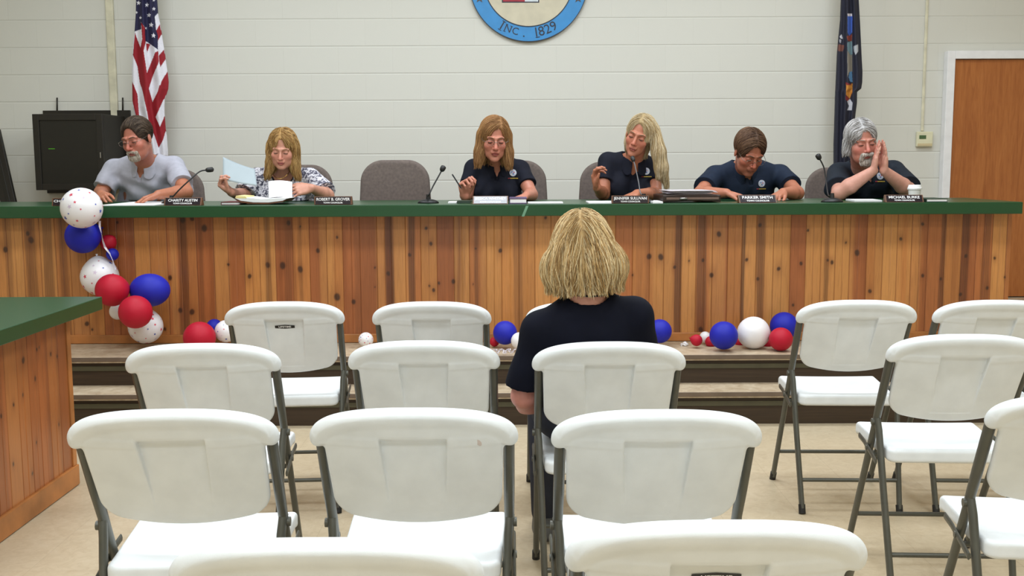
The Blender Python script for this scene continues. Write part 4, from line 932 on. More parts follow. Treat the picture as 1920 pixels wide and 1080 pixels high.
# dark binder crammed with papers
p = P(1298, 381, Z=ZC); o = (p[0], 6.2, ZC + EPS); r = thing('binder', 'thick dark brown binder with papers heaped on it', 'binder', o, None, math.radians(3)); w = .165
M_BIND = plain('dark_brown_leatherette', (44, 28, 22), .4, var=.15)
vol = Vol((-.2, -.2, -.02), (.2, .2, .1), .004)
vol.fn(lambda x, y, z: np.maximum(np.maximum(np.abs(x) - w, np.abs(y) - .15), np.abs(z - .022 - .008 * np.cos(x * 9)) - .021 + .02 * np.clip(np.abs(x) - .1, 0, 1)), (-.18, -.17, -.01), (.18, .17, .07)); vol.plane((0, 0, 0.0005), (0, 0, 1))
v, f = vol.mesh(); mesh('binder_body', v, f, M_BIND, r)
MB().box((-w + .02, -.153, .018), (w - .012, .14, .03)).build('page_block', plain('aged_pages', (120, 96, 84), .6), r)
b = MB()
for i in range(5):
    M_ = Matrix.Translation((R_.normal(0, .012), R_.normal(0, .01), .052 + i * .0035)) @ Matrix.Rotation(R_.normal(0, .06), 4, 'Z'); b.box((-.125, -.13, 0), (.13, .13, .0018), M=M_)
b.build('loose_papers', plain('greyish_papers', (206, 200, 208), .6), r)
MB().tube([(-.07, -.158, .024), (-.03, -.16, .024)], .006, 10).build('clasp', plain('steel_clasp', (190, 186, 184), .3, .8), r, True)
# folder of the woman in the printed blouse, an upright page and the sheet she holds
p = P(512, 380, Z=ZC); o = (p[0], 6.19, ZC + EPS); r = thing('folder', 'worn brown folder stuffed with papers before the woman in printed blouse', 'folder', o); w = .145
M_KR = plain('worn_brown_card', (112, 66, 40), .6, var=.12)
b = MB(); pr = [(-w, .028), (-w * .8, .012), (-w * .3, .004), (w * .3, .003), (w * .85, .014), (w, .03), (w * .85, .020), (w * .3, .011), (-w * .3, .012), (-w * .8, .022)]
b.prism([(x, -.13, z) for x, z in pr], (0, .26, 0)); b.build('cover', M_KR, r)
b = MB(); pr = [(-w * 1.02, .037), (-w * .8, .0225), (-w * .3, .0125), (w * .3, .0115), (w * .85, .021), (w * 1.02, .034), (w * .8, .036), (0, .03), (-w * .75, .042)]
b.prism([(x, -.133, z) for x, z in pr], (0, .255, 0)); b.build('papers', M_PAPER, r)
b = MB(); b.prism([(-w * 1.0, -.134, .036), (-w * .55, -.134, .035), (-w * .6, -.134, .046), (-w * .97, -.134, .05)], (0, .2, 0)); b.build('yellow_tab', plain('pale_yellow_card', (232, 216, 150), .6), r)
def curved_sheet(name, quad, mat, label, bulge=0.02, n=10):
    """quad: four world corners in order; a thin, gently curved sheet"""
    q = [np.asarray(x, float) for x in quad]; nn = np.cross(q[1] - q[0], q[3] - q[0]); nn /= np.linalg.norm(nn); v = []; f = []
    for layer in (0, 1):
        for i in range(n + 1):
            for j in range(n + 1):
                s, t = i / n, j / n; v.append((1 - s) * (1 - t) * q[0] + s * (1 - t) * q[1] + s * t * q[2] + (1 - s) * t * q[3] + nn * (bulge * math.sin(PI * s) + .0006 * layer))
    m = (n + 1) ** 2; g = lambda i, j, l: l * m + i * (n + 1) + j
    for i in range(n):
        for j in range(n): f += [(g(i, j, 0), g(i, j + 1, 0), g(i + 1, j + 1, 0), g(i + 1, j, 0)), (g(i, j, 1), g(i + 1, j, 1), g(i + 1, j + 1, 1), g(i, j + 1, 1))]
    for i in range(n): f += [(g(i, 0, 0), g(i + 1, 0, 0), g(i + 1, 0, 1), g(i, 0, 1)), (g(i, n, 0), g(i, n, 1), g(i + 1, n, 1), g(i + 1, n, 0)), (g(0, i, 0), g(0, i, 1), g(0, i + 1, 1), g(0, i + 1, 0)), (g(n, i, 0), g(n, i + 1, 0), g(n, i + 1, 1), g(n, i, 1))]
    o = mesh(name, v, f, mat); return props(o, label, 'paper')
curved_sheet('paper', [P(504, 371, Y=6.20), P(548, 372, Y=6.22), P(548, 341, Y=6.36), P(503, 340, Y=6.34)], M_PAPER, 'white page lifted out of the stuffed brown folder', .008)
curved_sheet('paper', [P(418, 336, Y=6.27), P(482, 348, Y=6.30), P(478, 317, Y=6.37), P(418, 294, Y=6.34)], plain('backlit_bluish_paper', (158, 170, 176), .5, var=.01), 'bluish sheet held up by the woman in printed blouse', -.012)  # the held sheet's backlit darkness is put into its base colour
# paper cup
p = P(1714, 376.5, Z=ZC); o = (p[0], p[1], ZC + EPS); s = p[1] / F; r = thing('paper_cup', 'white paper coffee cup with orange band and lid at the counter end', 'cup', o)
M_CUP = plain('white_cup_card', (232, 230, 226), .5, var=.01); hC = 23 * s
MB().lathe([(0, .003), (8.6 * s, .003), (8.6 * s, 0), (9.2 * s, 0), (11.6 * s, hC)], 32).build('cup_body', M_CUP, r, True, sharp=.8)
MB().lathe([(9.36 * s, 2 * s), (9.5 * s, 2.1 * s), (9.95 * s, 6.2 * s), (9.8 * s, 6.3 * s)], 32).build('orange_band', plain('orange_print', (214, 96, 44), .5), r, True)
MB().lathe([(0, hC + .0045), (10.2 * s, hC + .0045), (10.6 * s, hC + .02), (11.4 * s, hC + .018), (12 * s, hC + .006), (13 * s, hC + .003), (13 * s, hC - .006), (12 * s, hC - .006), (11.65 * s, hC + .0005), (0, hC + .0005)], 32).build('lid', plain('white_lid_plastic', (240, 240, 240), .35, var=.01), r, True, sharp=.7)
# ============================================================ PEOPLE
def skin_mat(name, bumpy=0.12):
    k = NM(name, rough=0.48); k.put(k.b.inputs['Subsurface Weight'], 0.06); k.put(k.b.inputs['Subsurface Radius'], (0.012, 0.005, 0.003)); k.put(k.b.inputs['Subsurface Scale'], 1.0)
    c = k.coords(); nz = k.noise(c, 55, 4); f = k.ramp(nz, [(0.3, (0.93, 0.90, 0.89, 1)), (0.7, (1.04, 1.03, 1.03, 1))])
    k.col(k.mix(1.0, k.attr(), f, 'MULTIPLY')); k.bump(k.noise(c, 420, 2), bumpy, 0.001); return k.m
M_SKIN = skin_mat('skin')
M_HAIR = vcol_mat('hair', 0.58, 0.16, 25, (6, 6, 1.5), Specular_IOR_Level=0.28)
M_NAVY = plain('navy_knit', (23, 25, 37), 0.8, var=.08, vscale=30, bump=.2, bscale=900, Specular_IOR_Level=.2)
M_NAVY2 = plain('dusty_navy_knit', (30, 40, 58), 0.8, var=.08, vscale=30, bump=.2, bscale=900, Specular_IOR_Level=.2)
M_NAVY3 = plain('dark_slate_knit', (32, 38, 48), 0.8, var=.08, vscale=30, bump=.2, bscale=900, Specular_IOR_Level=.2)
M_GREYP = plain('pale_blue_grey_knit', (170, 170, 181), 0.8, var=.04, vscale=30, bump=.2, bscale=900, Specular_IOR_Level=.2)
M_BLACKT = plain('black_jersey', (26, 25, 27), 0.8); M_MIDN = plain('midnight_jersey', (12, 14, 26), 0.85, var=.1, Specular_IOR_Level=.15)
M_TROU = plain('dark_trousers', (40, 42, 50), 0.8, var=.1); M_SHOE = plain('grey_shoe', (88, 90, 92), 0.5)
k = NM('snake_print', rough=.75); c = k.coords((1, 1, 1)); n1 = k.noise(c, 34, 2, .6, dist=1.4); vo = k.n('TexVoronoi', {'Vector': c, 'Scale': 60.0}, feature='DISTANCE_TO_EDGE').outputs['Distance']
m1 = k.ramp(n1, [(.40, (66, 66, 84)), (.47, (120, 118, 134)), (.52, (222, 220, 226)), (.75, (232, 230, 234))]); m2 = k.ramp(vo, [(.02, (90, 88, 104)), (.10, (228, 226, 232))]); k.col(k.mix(.4, m1, m2, 'MULTIPLY')); M_SNAKE = k.m
M_WIRE = plain('thin_metal_rim', (128, 116, 108), .3, .7); M_GOLD = plain('gold', (206, 168, 92), .25, 1.0); M_DARKROOT = plain('dark_lash', (62, 40, 32), .7)
k = NM('eyeglass_lens', (255, 255, 255), 0.02); k.put(k.b.inputs['Transmission Weight'], 1.0); k.put(k.b.inputs['IOR'], 1.02); M_LENS = k.m
M_EMW = plain('embroidered_white', (206, 210, 222), .7, var=.02); M_EMB = plain('embroidered_blue', (96, 120, 170), .7); M_EMY = plain('embroidered_yellow', (206, 176, 72), .7); M_EMR = plain('embroidered_red', (176, 60, 70), .7)

def head_prims(vol, M, d):
    """skull, face and ears in head units (metres at scale 1): x image-right, -y face, z up"""
    fw, jw, fat = d.get('face_w', 1), d.get('jaw_w', 1), d.get('fat', 0)
    vol.ell((0, .018, .035), (.074 * fw, .092, .085), M=M)
    vol.ell((0, -.028, -.035), (.063 * fw, .062, .088), .02, M=M)
    vol.ell((0, -.035, -.082), (.050 * jw + fat, .048, .038 + fat * .5), .02, M=M)
    vol.ell((0, -.072, -.108), (.024 * jw, .022, .018), .018, M=M)
    for s in (-1, 1):
        vol.ell((.041 * s * fw, -.056, -.030), (.022, .022, .02), .024, M=M)
        vol.cap((.012 * s, -.088, .022), (.046 * s * fw, -.072, .020), .009, .008, .014, M=M)
        vol.ell((.033 * s, -.096, .001), (.017, .012, .011), .010, M=M, op='sub')
        vol.ell((.032 * s, -.075, -.001), (.0155, .0140, .0125), .004, M=M)
        vol.ell((.076 * s * fw, .012, -.008), (.009, .020, .031), .006, M=M, R=rotm(18 * s, -12, 0))
    vol.cap((0, -.088, .010), (0, -.113, -.034), .0075, .0115, .010, M=M)
    for s in (-1, 1): vol.ell((.0115 * s, -.099, -.039), (.0085, .010, .0075), .006, M=M)
    vol.ell((0, -.090, -.062), (.026, .012, .016), .010, M=M)
    vol.ell((0, -.0960, -.0660), (.021, .0065, .0045), .004, M=M)
    vol.ell((0, -.0935, -.0770), (.018, .0075, .0055), .005, M=M)
    op_ = d.get('mouth', .0014)
    vol.cap((-.020, -.099, -.0712), (.020, -.099, -.0712), op_, op_, .003, M=M, op='sub')
def hand(vol, wrist, fdir, pn, thumb_hint, s=1.0, curls=((20, 25),) * 4, spread=6, th=(.55, .6, .35), k=.004):
    """palm, four fingers of different lengths and an opposed thumb; returns fingertip points"""
    z = np.asarray(fdir, float); z /= np.linalg.norm(z); n = np.asarray(pn, float); n -= z * (n @ z); n /= np.linalg.norm(n)
    x = np.cross(n, z); x *= (1 if x @ np.asarray(thumb_hint, float) >= 0 else -1); wr = np.asarray(wrist, float); B = lambda a, b, c: wr + s * (a * x + b * z + c * n)
    mcp = [(.031, .086), (.0105, .091), (-.0105, .087), (-.030, .078)]
    for a, b in mcp: vol.cap(B(a * .55, .012, 0), B(a, b, -.002), .0155 * s, .0115 * s, .010)
    vol.ell(B(0, .05, .002), (.036 * s, .04 * s, .0145 * s), .012, M=(V3(0, 0, 0), np.eye(3), 1.0), R=np.stack([x, z, n], 1))
    vol.ell(B(.026, .040, .010), (.016 * s, .030 * s, .015 * s), .010, R=np.stack([x, z, n], 1))
    tips = []; L = [(.044, .026, .021), (.049, .030, .022), (.045, .028, .022), (.035, .021, .019)]
    for i in range(4):
        p = B(*mcp[i], -.001); sp = math.radians((1.4, .35, -.6, -1.7)[i] * spread); a1, a2 = curls[i]; a = math.radians(a1)
        rr = (.0093, .0096, .0091, .0082)[i]; side = z * math.cos(sp) + x * math.sin(sp)
        for j in range(3):
            d = side * math.cos(a) + n * math.sin(a); q = p + d * L[i][j] * s; r0 = rr * (1, .92, .84)[j] * s; r1 = rr * (.95, .86, .70)[j] * s
            vol.cap(p, q, r0, r1, k if j == 0 else .002); vol.ell(p, rr * (1.06, 1.02, .92)[j] * s, .003); p = q; a += math.radians(a2 if j == 0 else a2 * .6)
        tips.append(p)
    p = B(.026, .022, .004); d = x * th[0] + z * th[1] + n * th[2]; d /= np.linalg.norm(d)
    for j, (l, r0, r1) in enumerate(((.040, .0135, .0115), (.031, .0108, .0095), (.026, .0095, .0070))):
        q = p + d * l * s; vol.cap(p, q, r0 * s, r1 * s, .006 if j == 0 else .002); p = q; d = d + z * .22 + n * .12 - x * .15; d /= np.linalg.norm(d)
    tips.append(p); return tips

def hair_strands(vol, M, n, flow, colors, length, seg=9, w=.0016, seed=1, off=.0015, zmin=None, keep=None, jitter=.25):
    v, f = vol.mesh(); R_ = np.random.default_rng(seed)
    ql = ((v - M[0]) @ M[1]) / M[2]; wt = 1 + 3.0 * np.clip((ql[:, 2] - .04) / .08, 0, 1); p = v[R_.choice(len(v), n, p=wt / wt.sum())] + R_.normal(0, .002, (n, 3))
    if keep is not None: p = p[keep(p)]
    n = len(p); L = length * (.6 + .8 * R_.random(n)) * M[2]; step = (L / seg)[:, None]; pts = []; nrm = []; o = off * R_.random(n) + .0003
    jit = R_.normal(0, jitter, (n, 3))
    for i in range(seg + 1):
        g = vol.grad(p); dd = vol.at(p); free = np.clip((g[:, 2] + .75) / .35, 0, 1) * (np.abs(dd) < .05); p = p - g * (np.clip(dd - o, -.01, .01) * free)[:, None]
        pts.append(p.copy()); nrm.append(g)
        q = ((p - M[0]) @ M[1]) / M[2]; dl = flow(q) @ M[1].T + jit * .4; dl = dl - g * (dl * g).sum(1, keepdims=True) * .92 * free[:, None]; dl /= np.linalg.norm(dl, axis=1, keepdims=True) + 1e-9
        jit = jit * .8 + R_.normal(0, jitter * .45, (n, 3)); p = p + dl * step * (.12 + .88 * free[:, None])
    pts = np.stack(pts, 1); nrm = np.stack(nrm, 1); t = np.gradient(pts, axis=1); t /= np.linalg.norm(t, axis=2, keepdims=True) + 1e-9
    b = np.cross(t, nrm); b /= np.linalg.norm(b, axis=2, keepdims=True) + 1e-9
    prof = (np.sin(PI * np.linspace(.06, .97, seg + 1)) ** .6 * w * M[2])[None, :, None] * (.6 + .8 * R_.random(n))[:, None, None]
    ring = np.stack([pts - b * prof, pts + nrm * prof * .9, pts + b * prof], 2); vv = ring.reshape(-1, 3)
    i0 = (np.arange(n)[:, None] * (seg + 1) + np.arange(seg)[None])[..., None] * 3 + np.arange(3)[None, None]; i1 = (np.arange(n)[:, None] * (seg + 1) + np.arange(seg)[None])[..., None] * 3 + np.array([1, 2, 0])[None, None]
    fq = np.stack([i0, i1, i1 + 3, i0 + 3], -1).reshape(-1, 4)
    C_ = np.array([linv(c) for c in colors]); cc = C_[R_.integers(0, len(C_), n)] * (.85 + .3 * R_.random((n, 1)))
    cs = np.repeat(cc, (seg + 1) * 3, 0); cb = np.tile(C_[0] * .9, (len(v), 1))
    return np.concatenate([v, vv]), np.concatenate([f, fq + len(v)]), np.concatenate([cb, cs])
def flow_long(part=0.0, lean=0.0):
    def fl(q):
        d = np.zeros_like(q); top = np.clip((q[:, 2] - .02) / .1, 0, 1); d[:, 0] = np.sign(q[:, 0] - part) * (.15 + 1.2 * top) + lean; d[:, 1] = .35 * top - .1 * (1 - top); d[:, 2] = -1; return d
    return fl
def flow_short(part=0.02, back=.3):
    def fl(q):
        d = np.zeros_like(q); top = np.clip((q[:, 2] - .0) / .12, 0, 1); d[:, 0] = np.sign(q[:, 0] - part) * (.3 + top); d[:, 1] = back - .9 * np.clip(q[:, 1] - .03, -.05, .05) / .05 * 0; d[:, 2] = -.9 + .5 * top; return d
    return fl

def flow_back(q):
    d = np.zeros_like(q); fr = np.clip((-q[:, 1] - .0) / .08, 0, 1); d[:, 0] = q[:, 0] * 5; d[:, 1] = 1; d[:, 2] = 1.2 * fr - 1.1 * (1 - fr) * np.clip(np.abs(q[:, 0]) / .05, .3, 1); return d
def oval(c, rx, rz, ax, az, n=28): return [np.asarray(c) + rx * math.cos(2 * PI * i / n) * np.asarray(ax) + rz * math.sin(2 * PI * i / n) * np.asarray(az) for i in range(n)]

def person(d):
    """one seated person; all joints are world points (metres)"""
    Rh = rotm(*d['turn']); s = d['scale']; Mh = frame(d['head'], Rh, s); S = d.get('bs', 1.0)
    N, SL, SR, PV = (np.asarray(d[q], float) for q in ('neck', 'sl', 'sr', 'pelvis'))
    side = (SR - SL) / np.linalg.norm(SR - SL); base = (PV[0], PV[1], d.get('floor', ZP))
    root = thing('person', d['label'], 'person', base); off = base
    chest = (SL + SR) / 2 + V3(0, .02, -.05) ; wch, dch = d.get('chest', (.17, .11)); wb, db = d.get('belly', (.165, .125))
    fwd = np.cross(side, V3(0, 0, 1)); fwd = fwd if (fwd[1] < 0) == (d.get('facing', -1) < 0) else -fwd
    mid = PV * .5 + chest * .5 + fwd * d.get('belly_out', .0)
    def torso(vol, g):
        vol.ecap(PV + V3(0, 0, .05), mid, side, (wb + g, db + g), (wb + g, db + g), .0, cap_r=.35); vol.ecap(mid, chest, side, (wb + g, db + g), (wch + g, dch + g), .05)
        for q, sg in ((SL, 1), (SR, -1)):
            vol.cap(q + side * sg * .015, N + V3(0, .015, -.012), .044 * S + g, .048 * S + g, .05); vol.ell(q, .045 * S + g, .03)
        for bx, bz, br in d.get('bust', []):
            vol.ell(chest + side * bx + fwd * (dch * .62) + V3(0, 0, bz), (br + g, br * .85 + g, br + g), .04)
    arms = d['arms']
    def arm(vol, a, g, skin):
        sh = SL if a['s'] < 0 else SR; e, w = np.asarray(a['e'], float), np.asarray(a['w'], float)
        if skin:
            vol.cap(sh, e, .047 * S, .040 * S, .02); m = e * .68 + w * .32; vol.cap(e, m, .040 * S, .038 * S * a.get('fa', 1), .012); vol.cap(m, w, .038 * S * a.get('fa', 1), .0255 * S, .012)
        else: vol.cap(sh, e, (.048 + a.get('wide', 0) * .4) * S + g, (.050 + a.get('wide', 0)) * S + g, .025, cut=a.get('sleeve', .62))
    for a in arms:
        a['e'], a['w'] = np.array(a['e'], float), np.array(a['w'], float)
        if d.get('facing', -1) < 0: a['e'][2] = max(a['e'][2], ZC + .036 * S); a['w'][2] = max(a['w'][2], ZC + .030)
    ontop = lambda vv: vv.fn(lambda x, y, z: np.maximum(np.maximum(YCF - .05 - y, y - YCB - .002), np.maximum(1.04 - z, z - ZC - d.get('lift', .0016))), V3(lo[0] - .05, YCF - .05, 1.03), V3(hi[0] + .05, YCB + .01, ZC + .01), 0, 'sub') if d.get('facing', -1) < 0 else None
    allp = np.array([d['head'], PV, SL, SR] + [a['e'] for a in arms] + [a['w'] for a in arms] + [np.asarray(a['w']) + .19 * np.asarray(a['dir']) / np.linalg.norm(a['dir']) for a in arms])
    lo = allp.min(0) - V3(.12, .15, .06); hi = allp.max(0) + V3(.12, .15, .16)
    lo[2] = PV[2] - .02
    # ---- skin
    vol = Vol(lo, hi, d.get('h', .004))
    torso(vol, -.010)
    vol.cap(N + V3(0, .012, -.06), W(Mh, (0, .022, -.055)), d.get('neck_r', .056) * S, d.get('neck_r', .056) * .98 * S, .03)
    head_prims(vol, Mh, d)
    for a in arms:
        arm(vol, a, 0, True)
        a['tips'] = hand(vol, a['w'], a['dir'], a['pn'], a['thumb'], a.get('hs', 1.0), a.get('curls', ((20, 25),) * 4), a.get('spread', 6), a.get('th', (.55, .6, .35)))
    ontop(vol); v, f = vol.mesh(); q = ((v - Mh[0]) @ Rh) / s; base_c = linv(d['skin']); colr = np.tile(base_c, (len(v), 1)); infr = q[:, 1] < -.055
    def tint(mask, c, amt): 
        a = np.clip(mask, 0, 1)[:, None] * amt; colr[:] = colr * (1 - a) + linv(c) * a
    for sgn in (-1, 1): tint(np.exp(-((q[:, 0] - .045 * sgn) ** 2 + (q[:, 2] + .03) ** 2) / .0007) * infr, d.get('blush', (206, 120, 104)), .38)
    tint(np.exp(-(q[:, 0] ** 2 + (q[:, 2] + .036) ** 2 + (q[:, 1] + .11) ** 2) / .0006), d.get('blush', (206, 120, 104)), .5)
    tint((((q[:, 0] / .0225) ** 2 + ((q[:, 2] + .0715) / .0115) ** 2) < 1) * (q[:, 1] < -.088), d.get('lips', (168, 84, 80)), .8)
    tint((np.abs(q[:, 2] + .0712) < .0022) * (np.abs(q[:, 0]) < .02) * (q[:, 1] < -.085), (92, 40, 38), .8)
    if 'stubble' in d: tint((q[:, 2] < -.045) * (q[:, 1] < -.02) * (q[:, 2] > -.14) * np.clip((-.045 - q[:, 2]) / .02, 0, 1), d['stubble'], .4)
    tint((np.abs(q) < .2).all(1) * 0.0, (0, 0, 0), 0)
    if 'arm_skin' in d: tint(((q ** 2).sum(1) > .18 ** 2) * 1.0, d['arm_skin'], 1)
    mesh('body', v, f, M_SKIN, root, True, colr, off=off)
    # ---- brows and lashes
    bc = d.get('brow', (96, 66, 48)); mb = plain('brow_hair', bc, .7)
    for sgn in (-1, 1):
        b = MB(); pts = [W(Mh, (x * sgn, y, z)) for x, y, z in ((.013, -.0955, .0215), (.025, -.0945, .0255), (.037, -.0870, .0265), (.050, -.0755, .0210))]; b.tube(pts, [.0014 * s, .0030 * s, .0028 * s, .0007 * s], 8); b.build('eyebrow', mb, root, True, off=off)
        b = MB(); pts = [W(Mh, (.032 * sgn + x, -.0885 + 18 * x * x, -.0055 + 6 * x * x + d.get('lid', 0))) for x in (-.0145, -.009, -.004, 0, .004, .009, .0145)]; b.tube(pts, [.0008 * s, .0018 * s, .0026 * s, .0028 * s, .0026 * s, .0018 * s, .0008 * s], 6); b.build('eyelashes', M_DARKROOT, root, True, off=off)
    # ---- hair
    hp = d['hair']; hv = Vol(W(Mh, (0, 0, 0)) + np.array(hp.get('lo', (-.2, -.2, -.2))), W(Mh, (0, 0, 0)) + np.array(hp.get('hi', (.2, .2, .2))), hp.get('h', .0042))
    for pr in hp['prims']:
        kind = pr[0]
        if kind == 'ell': hv.ell(pr[1], pr[2], pr[3], M=Mh)
        elif kind == 'wcap': hv.cap(pr[1], pr[2], pr[3], pr[4], pr[5])
        elif kind == 'cap': hv.cap(pr[1], pr[2], pr[3], pr[4], pr[5], M=Mh)
        elif kind == 'sub': hv.ell(pr[1], pr[2], pr[3], M=Mh, op='sub')
        elif kind == 'subcap': hv.cap(pr[1], pr[2], pr[3], pr[4], pr[5], M=Mh, op='sub')
        elif kind == 'plane': hv.plane(W(Mh, pr[1]), Rh @ np.asarray(pr[2], float), pr[3])
        elif kind == 'wave':
            amp, fr = pr[1], pr[2]; X, Y, Z = hv.ax[0][:, None, None], hv.ax[1][None, :, None], hv.ax[2][None, None, :]
            o = Mh[0]; lx = (X - o[0]); ly = (Y - o[1]); lz = (Z - o[2]); ang = np.arctan2(lx, -ly + .001)
            hv.F += (amp * (np.sin(ang * fr + 9 * np.sin(lz * 14) * .25) + .6 * np.sin(ang * fr * 2.3 + 3 + lz * 20))).astype(np.float32)
    v, f, c_ = hair_strands(hv, Mh, hp['n'], hp['flow'], hp['cols'], hp['len'], seed=hp.get('seed', 1), w=hp.get('w', .0016), off=hp.get('off', .003), jitter=hp.get('jit', .25))
    mesh('hair', v, f, M_HAIR, root, True, c_, off=off)
    if 'beard' in d:
        bp = d['beard']; bv = Vol(W(Mh, (0, -.06, -.08)) - .1, W(Mh, (0, -.06, -.08)) + .1, .0034)
        for pr in bp['prims']:
            if pr[0] == 'ell': bv.ell(pr[1], pr[2], pr[3], M=Mh)
            elif pr[0] == 'cap': bv.cap(pr[1], pr[2], pr[3], pr[4], pr[5], M=Mh)
            else: bv.ell(pr[1], pr[2], pr[3], M=Mh, op='sub')
        v, f, c_ = hair_strands(bv, Mh, bp['n'], lambda q: np.stack([q[:, 0] * 1, -.2 + 0 * q[:, 0], -1 + 0 * q[:, 0]], 1), bp['cols'], .022, seg=6, w=.0012, off=.002)
        mesh('beard', v, f, M_HAIR, root, True, c_, off=off)
    # ---- shirt
    sv = Vol(lo - .02, hi + .02, .005); g = d.get('cloth', .006); torso(sv, g)
    for a in arms: arm(sv, a, .004, False)
    nk = d.get('neckline', 'polo'); nfwd = V3(0, -1, 0) if d.get('facing', -1) < 0 else V3(0, 1, 0)
    if d.get('folds', 1):
        X, Y, Z = sv.ax[0][:, None, None], sv.ax[1][None, :, None], sv.ax[2][None, None, :]; ph = PV[0] * 7
        wv = np.sin((X - N[0]) * 34 + (Z - N[2]) * 26 + 2.2 * np.sin((Z - N[2]) * 17 + ph) + ph) + np.sin((X - N[0]) * -41 + (Z - N[2]) * 33 + ph * 2 + 2 * np.sin(X * 19))
        dmp = np.clip((N[2] - .09 - Z) / .12, 0, 1); sv.F += (d.get('fold_amp', .005) * wv * dmp).astype(np.float32)
    sv.cap(N + V3(0, .01, -.045 if nk != 'crew' else .02), N + V3(0, 0, .12), (.068 if nk != 'open' else .085) * S, (.085 if nk == 'polo' else .10) * S, .004, op='sub')
    if nk == 'polo': sv.cap(N + nfwd * .09 + V3(0, 0, .05), chest + nfwd * (dch + .002) + V3(0, 0, d.get('vdrop', -.01)), .05, .012, .004, op='sub')
    if nk == 'open': 
        for zz in np.linspace(0, 1, 9): sv.cap(N + nfwd * .10 + V3(0, 0, .06 - zz * .3), N + nfwd * .26 + V3(0, 0, .02 - zz * .3), .055 - .012 * zz, .055 - .012 * zz, 0, op='sub')
    if 'plane' in d: sv.plane(d['plane'][0], d['plane'][1])
    ontop(sv); v, f = sv.mesh(); mesh(d.get('shirt_name', 'polo_shirt'), v, f, d['shirt'], root, True, off=off)
    if nk == 'open':
        iv = Vol(lo - .02, hi + .02, .006); torso(iv, -.003); iv.cap(N + V3(0, .01, -.045), N + V3(0, 0, .12), .072 * S, .105 * S, .004, op='sub'); iv.plane(N + V3(0, 0, -.02), (0, 0, -1)); ontop(iv); v, f = iv.mesh(); mesh('black_top', v, f, M_BLACKT, root, True, off=off)
    if nk == 'polo':
        cv = Vol(N - .16, N + .16, .004); a0 = N + V3(0, .012, -.05); ax = W(Mh, (0, .022, -.055)) - a0; ax = ax / np.linalg.norm(ax) * .6 + V3(0, .1, 1) * .5; ax /= np.linalg.norm(ax); cf = nfwd - ax * (nfwd @ ax); cf /= np.linalg.norm(cf); cs = np.cross(ax, cf); r0 = .066 * S
        def collar(x, y, z):
            qx, qy, qz = x - a0[0], y - a0[1], z - a0[2]; hh = qx * ax[0] + qy * ax[1] + qz * ax[2]; fx = qx * cf[0] + qy * cf[1] + qz * cf[2]; sx = qx * cs[0] + qy * cs[1] + qz * cs[2]
            rad = np.sqrt(fx ** 2 + sx ** 2); an = np.abs(np.arctan2(sx, fx)); low = -.012 - .034 * np.exp(-((an - .55) / .45) ** 2); top = .050
            rs = r0 + .30 * np.clip(top - hh, 0, 1)
            return np.maximum(np.maximum(np.abs(rad - rs) - .0042, np.maximum(hh - top, low - hh)), (.24 + .0 * an - an) * .07)
        cv.fn(collar, N - .15, N + .15); v, f = cv.mesh(); mesh('collar', v, f, d.get('collar', d['shirt']), root, True, off=off)
    # ---- embroidered emblem
    if 'emblem' in d:
        eu, ev = d['emblem']; Y0 = chest[1] - dch; c0 = P(eu, ev, Y=Y0); r = .0215
        def patch(bm, pts2, lift):
            pts2 = np.asarray(pts2); xx, zz = c0[0] + pts2[:, 0], c0[2] + pts2[:, 1]; yy = sv.front(xx, zz); yy = np.where(np.isnan(yy), np.nanmean(yy), yy); yy = yy * .85 + np.nanmean(yy) * .15
            bm.append(np.stack([xx, yy - lift, zz], 1))
        def disc(r0, cx, cz, lift, n=20):
            bm = []; pts = [(cx, cz)] + [(cx + r0 * q * math.cos(2 * PI * i / n), cz + r0 * q * math.sin(2 * PI * i / n)) for q in (.5, 1) for i in range(n)]; patch(bm, pts, lift); v = bm[0]; vv = np.concatenate([v, v + V3(0, .008, 0)])
            f = [(0, 1 + (i + 1) % n, 1 + i) for i in range(n)] + [(1 + i, 1 + (i + 1) % n, 1 + n + (i + 1) % n, 1 + n + i) for i in range(n)]; f = [t[::-1] for t in f]; m = len(v)
            f += [(1 + n + i, 1 + n + (i + 1) % n, m + 1 + n + (i + 1) % n, m + 1 + n + i) for i in range(n)]; return vv, f
        b = MB()
        for r0, cx, cz, lift, mi in ((r, 0, 0, .006, 0), (r * .80, 0, 0, .0066, 1), (r * .73, 0, 0, .0071, 0), (r * .22, -r * .30, r * .22, .0077, 1), (r * .18, r * .26, r * .12, .0077, 2), (r * .24, r * .05, -r * .30, .0077, 1), (r * .13, -r * .32, -r * .25, .0077, 3), (r * .12, r * .08, r * .42, .0077, 1)): v, f = disc(r0, cx, cz, lift); b.add(v, f, mi)
        for i in range(9):
            x = -.028 + i * .007; v, f = disc(.0030, x, -.0335, .0066, 8); b.add(v, f, 3 if i > 1 else 2)
        o = mesh('emblem', b.v, b.f, [M_EMW, M_EMB, M_EMR, M_EMY], root, False, fmat=b.m, off=off)
    # ---- trousers and shoes (seat, thighs forward, shins down)
    fl = d.get('floor', ZP); tv = Vol(PV + V3(-.34, -.75, -.75) if nfwd[1] < 0 else PV + V3(-.34, -.25, -.75), PV + V3(.34, .25, .14) if nfwd[1] < 0 else PV + V3(.34, .75, .14), .010); kn = d.get('knee', .43)
    tv.ecap(PV + V3(0, 0, -.02), PV + V3(0, 0, .10), side, (wb + .012, db + .012), (wb + .010, db + .010), cap_r=.3); sv_ = []
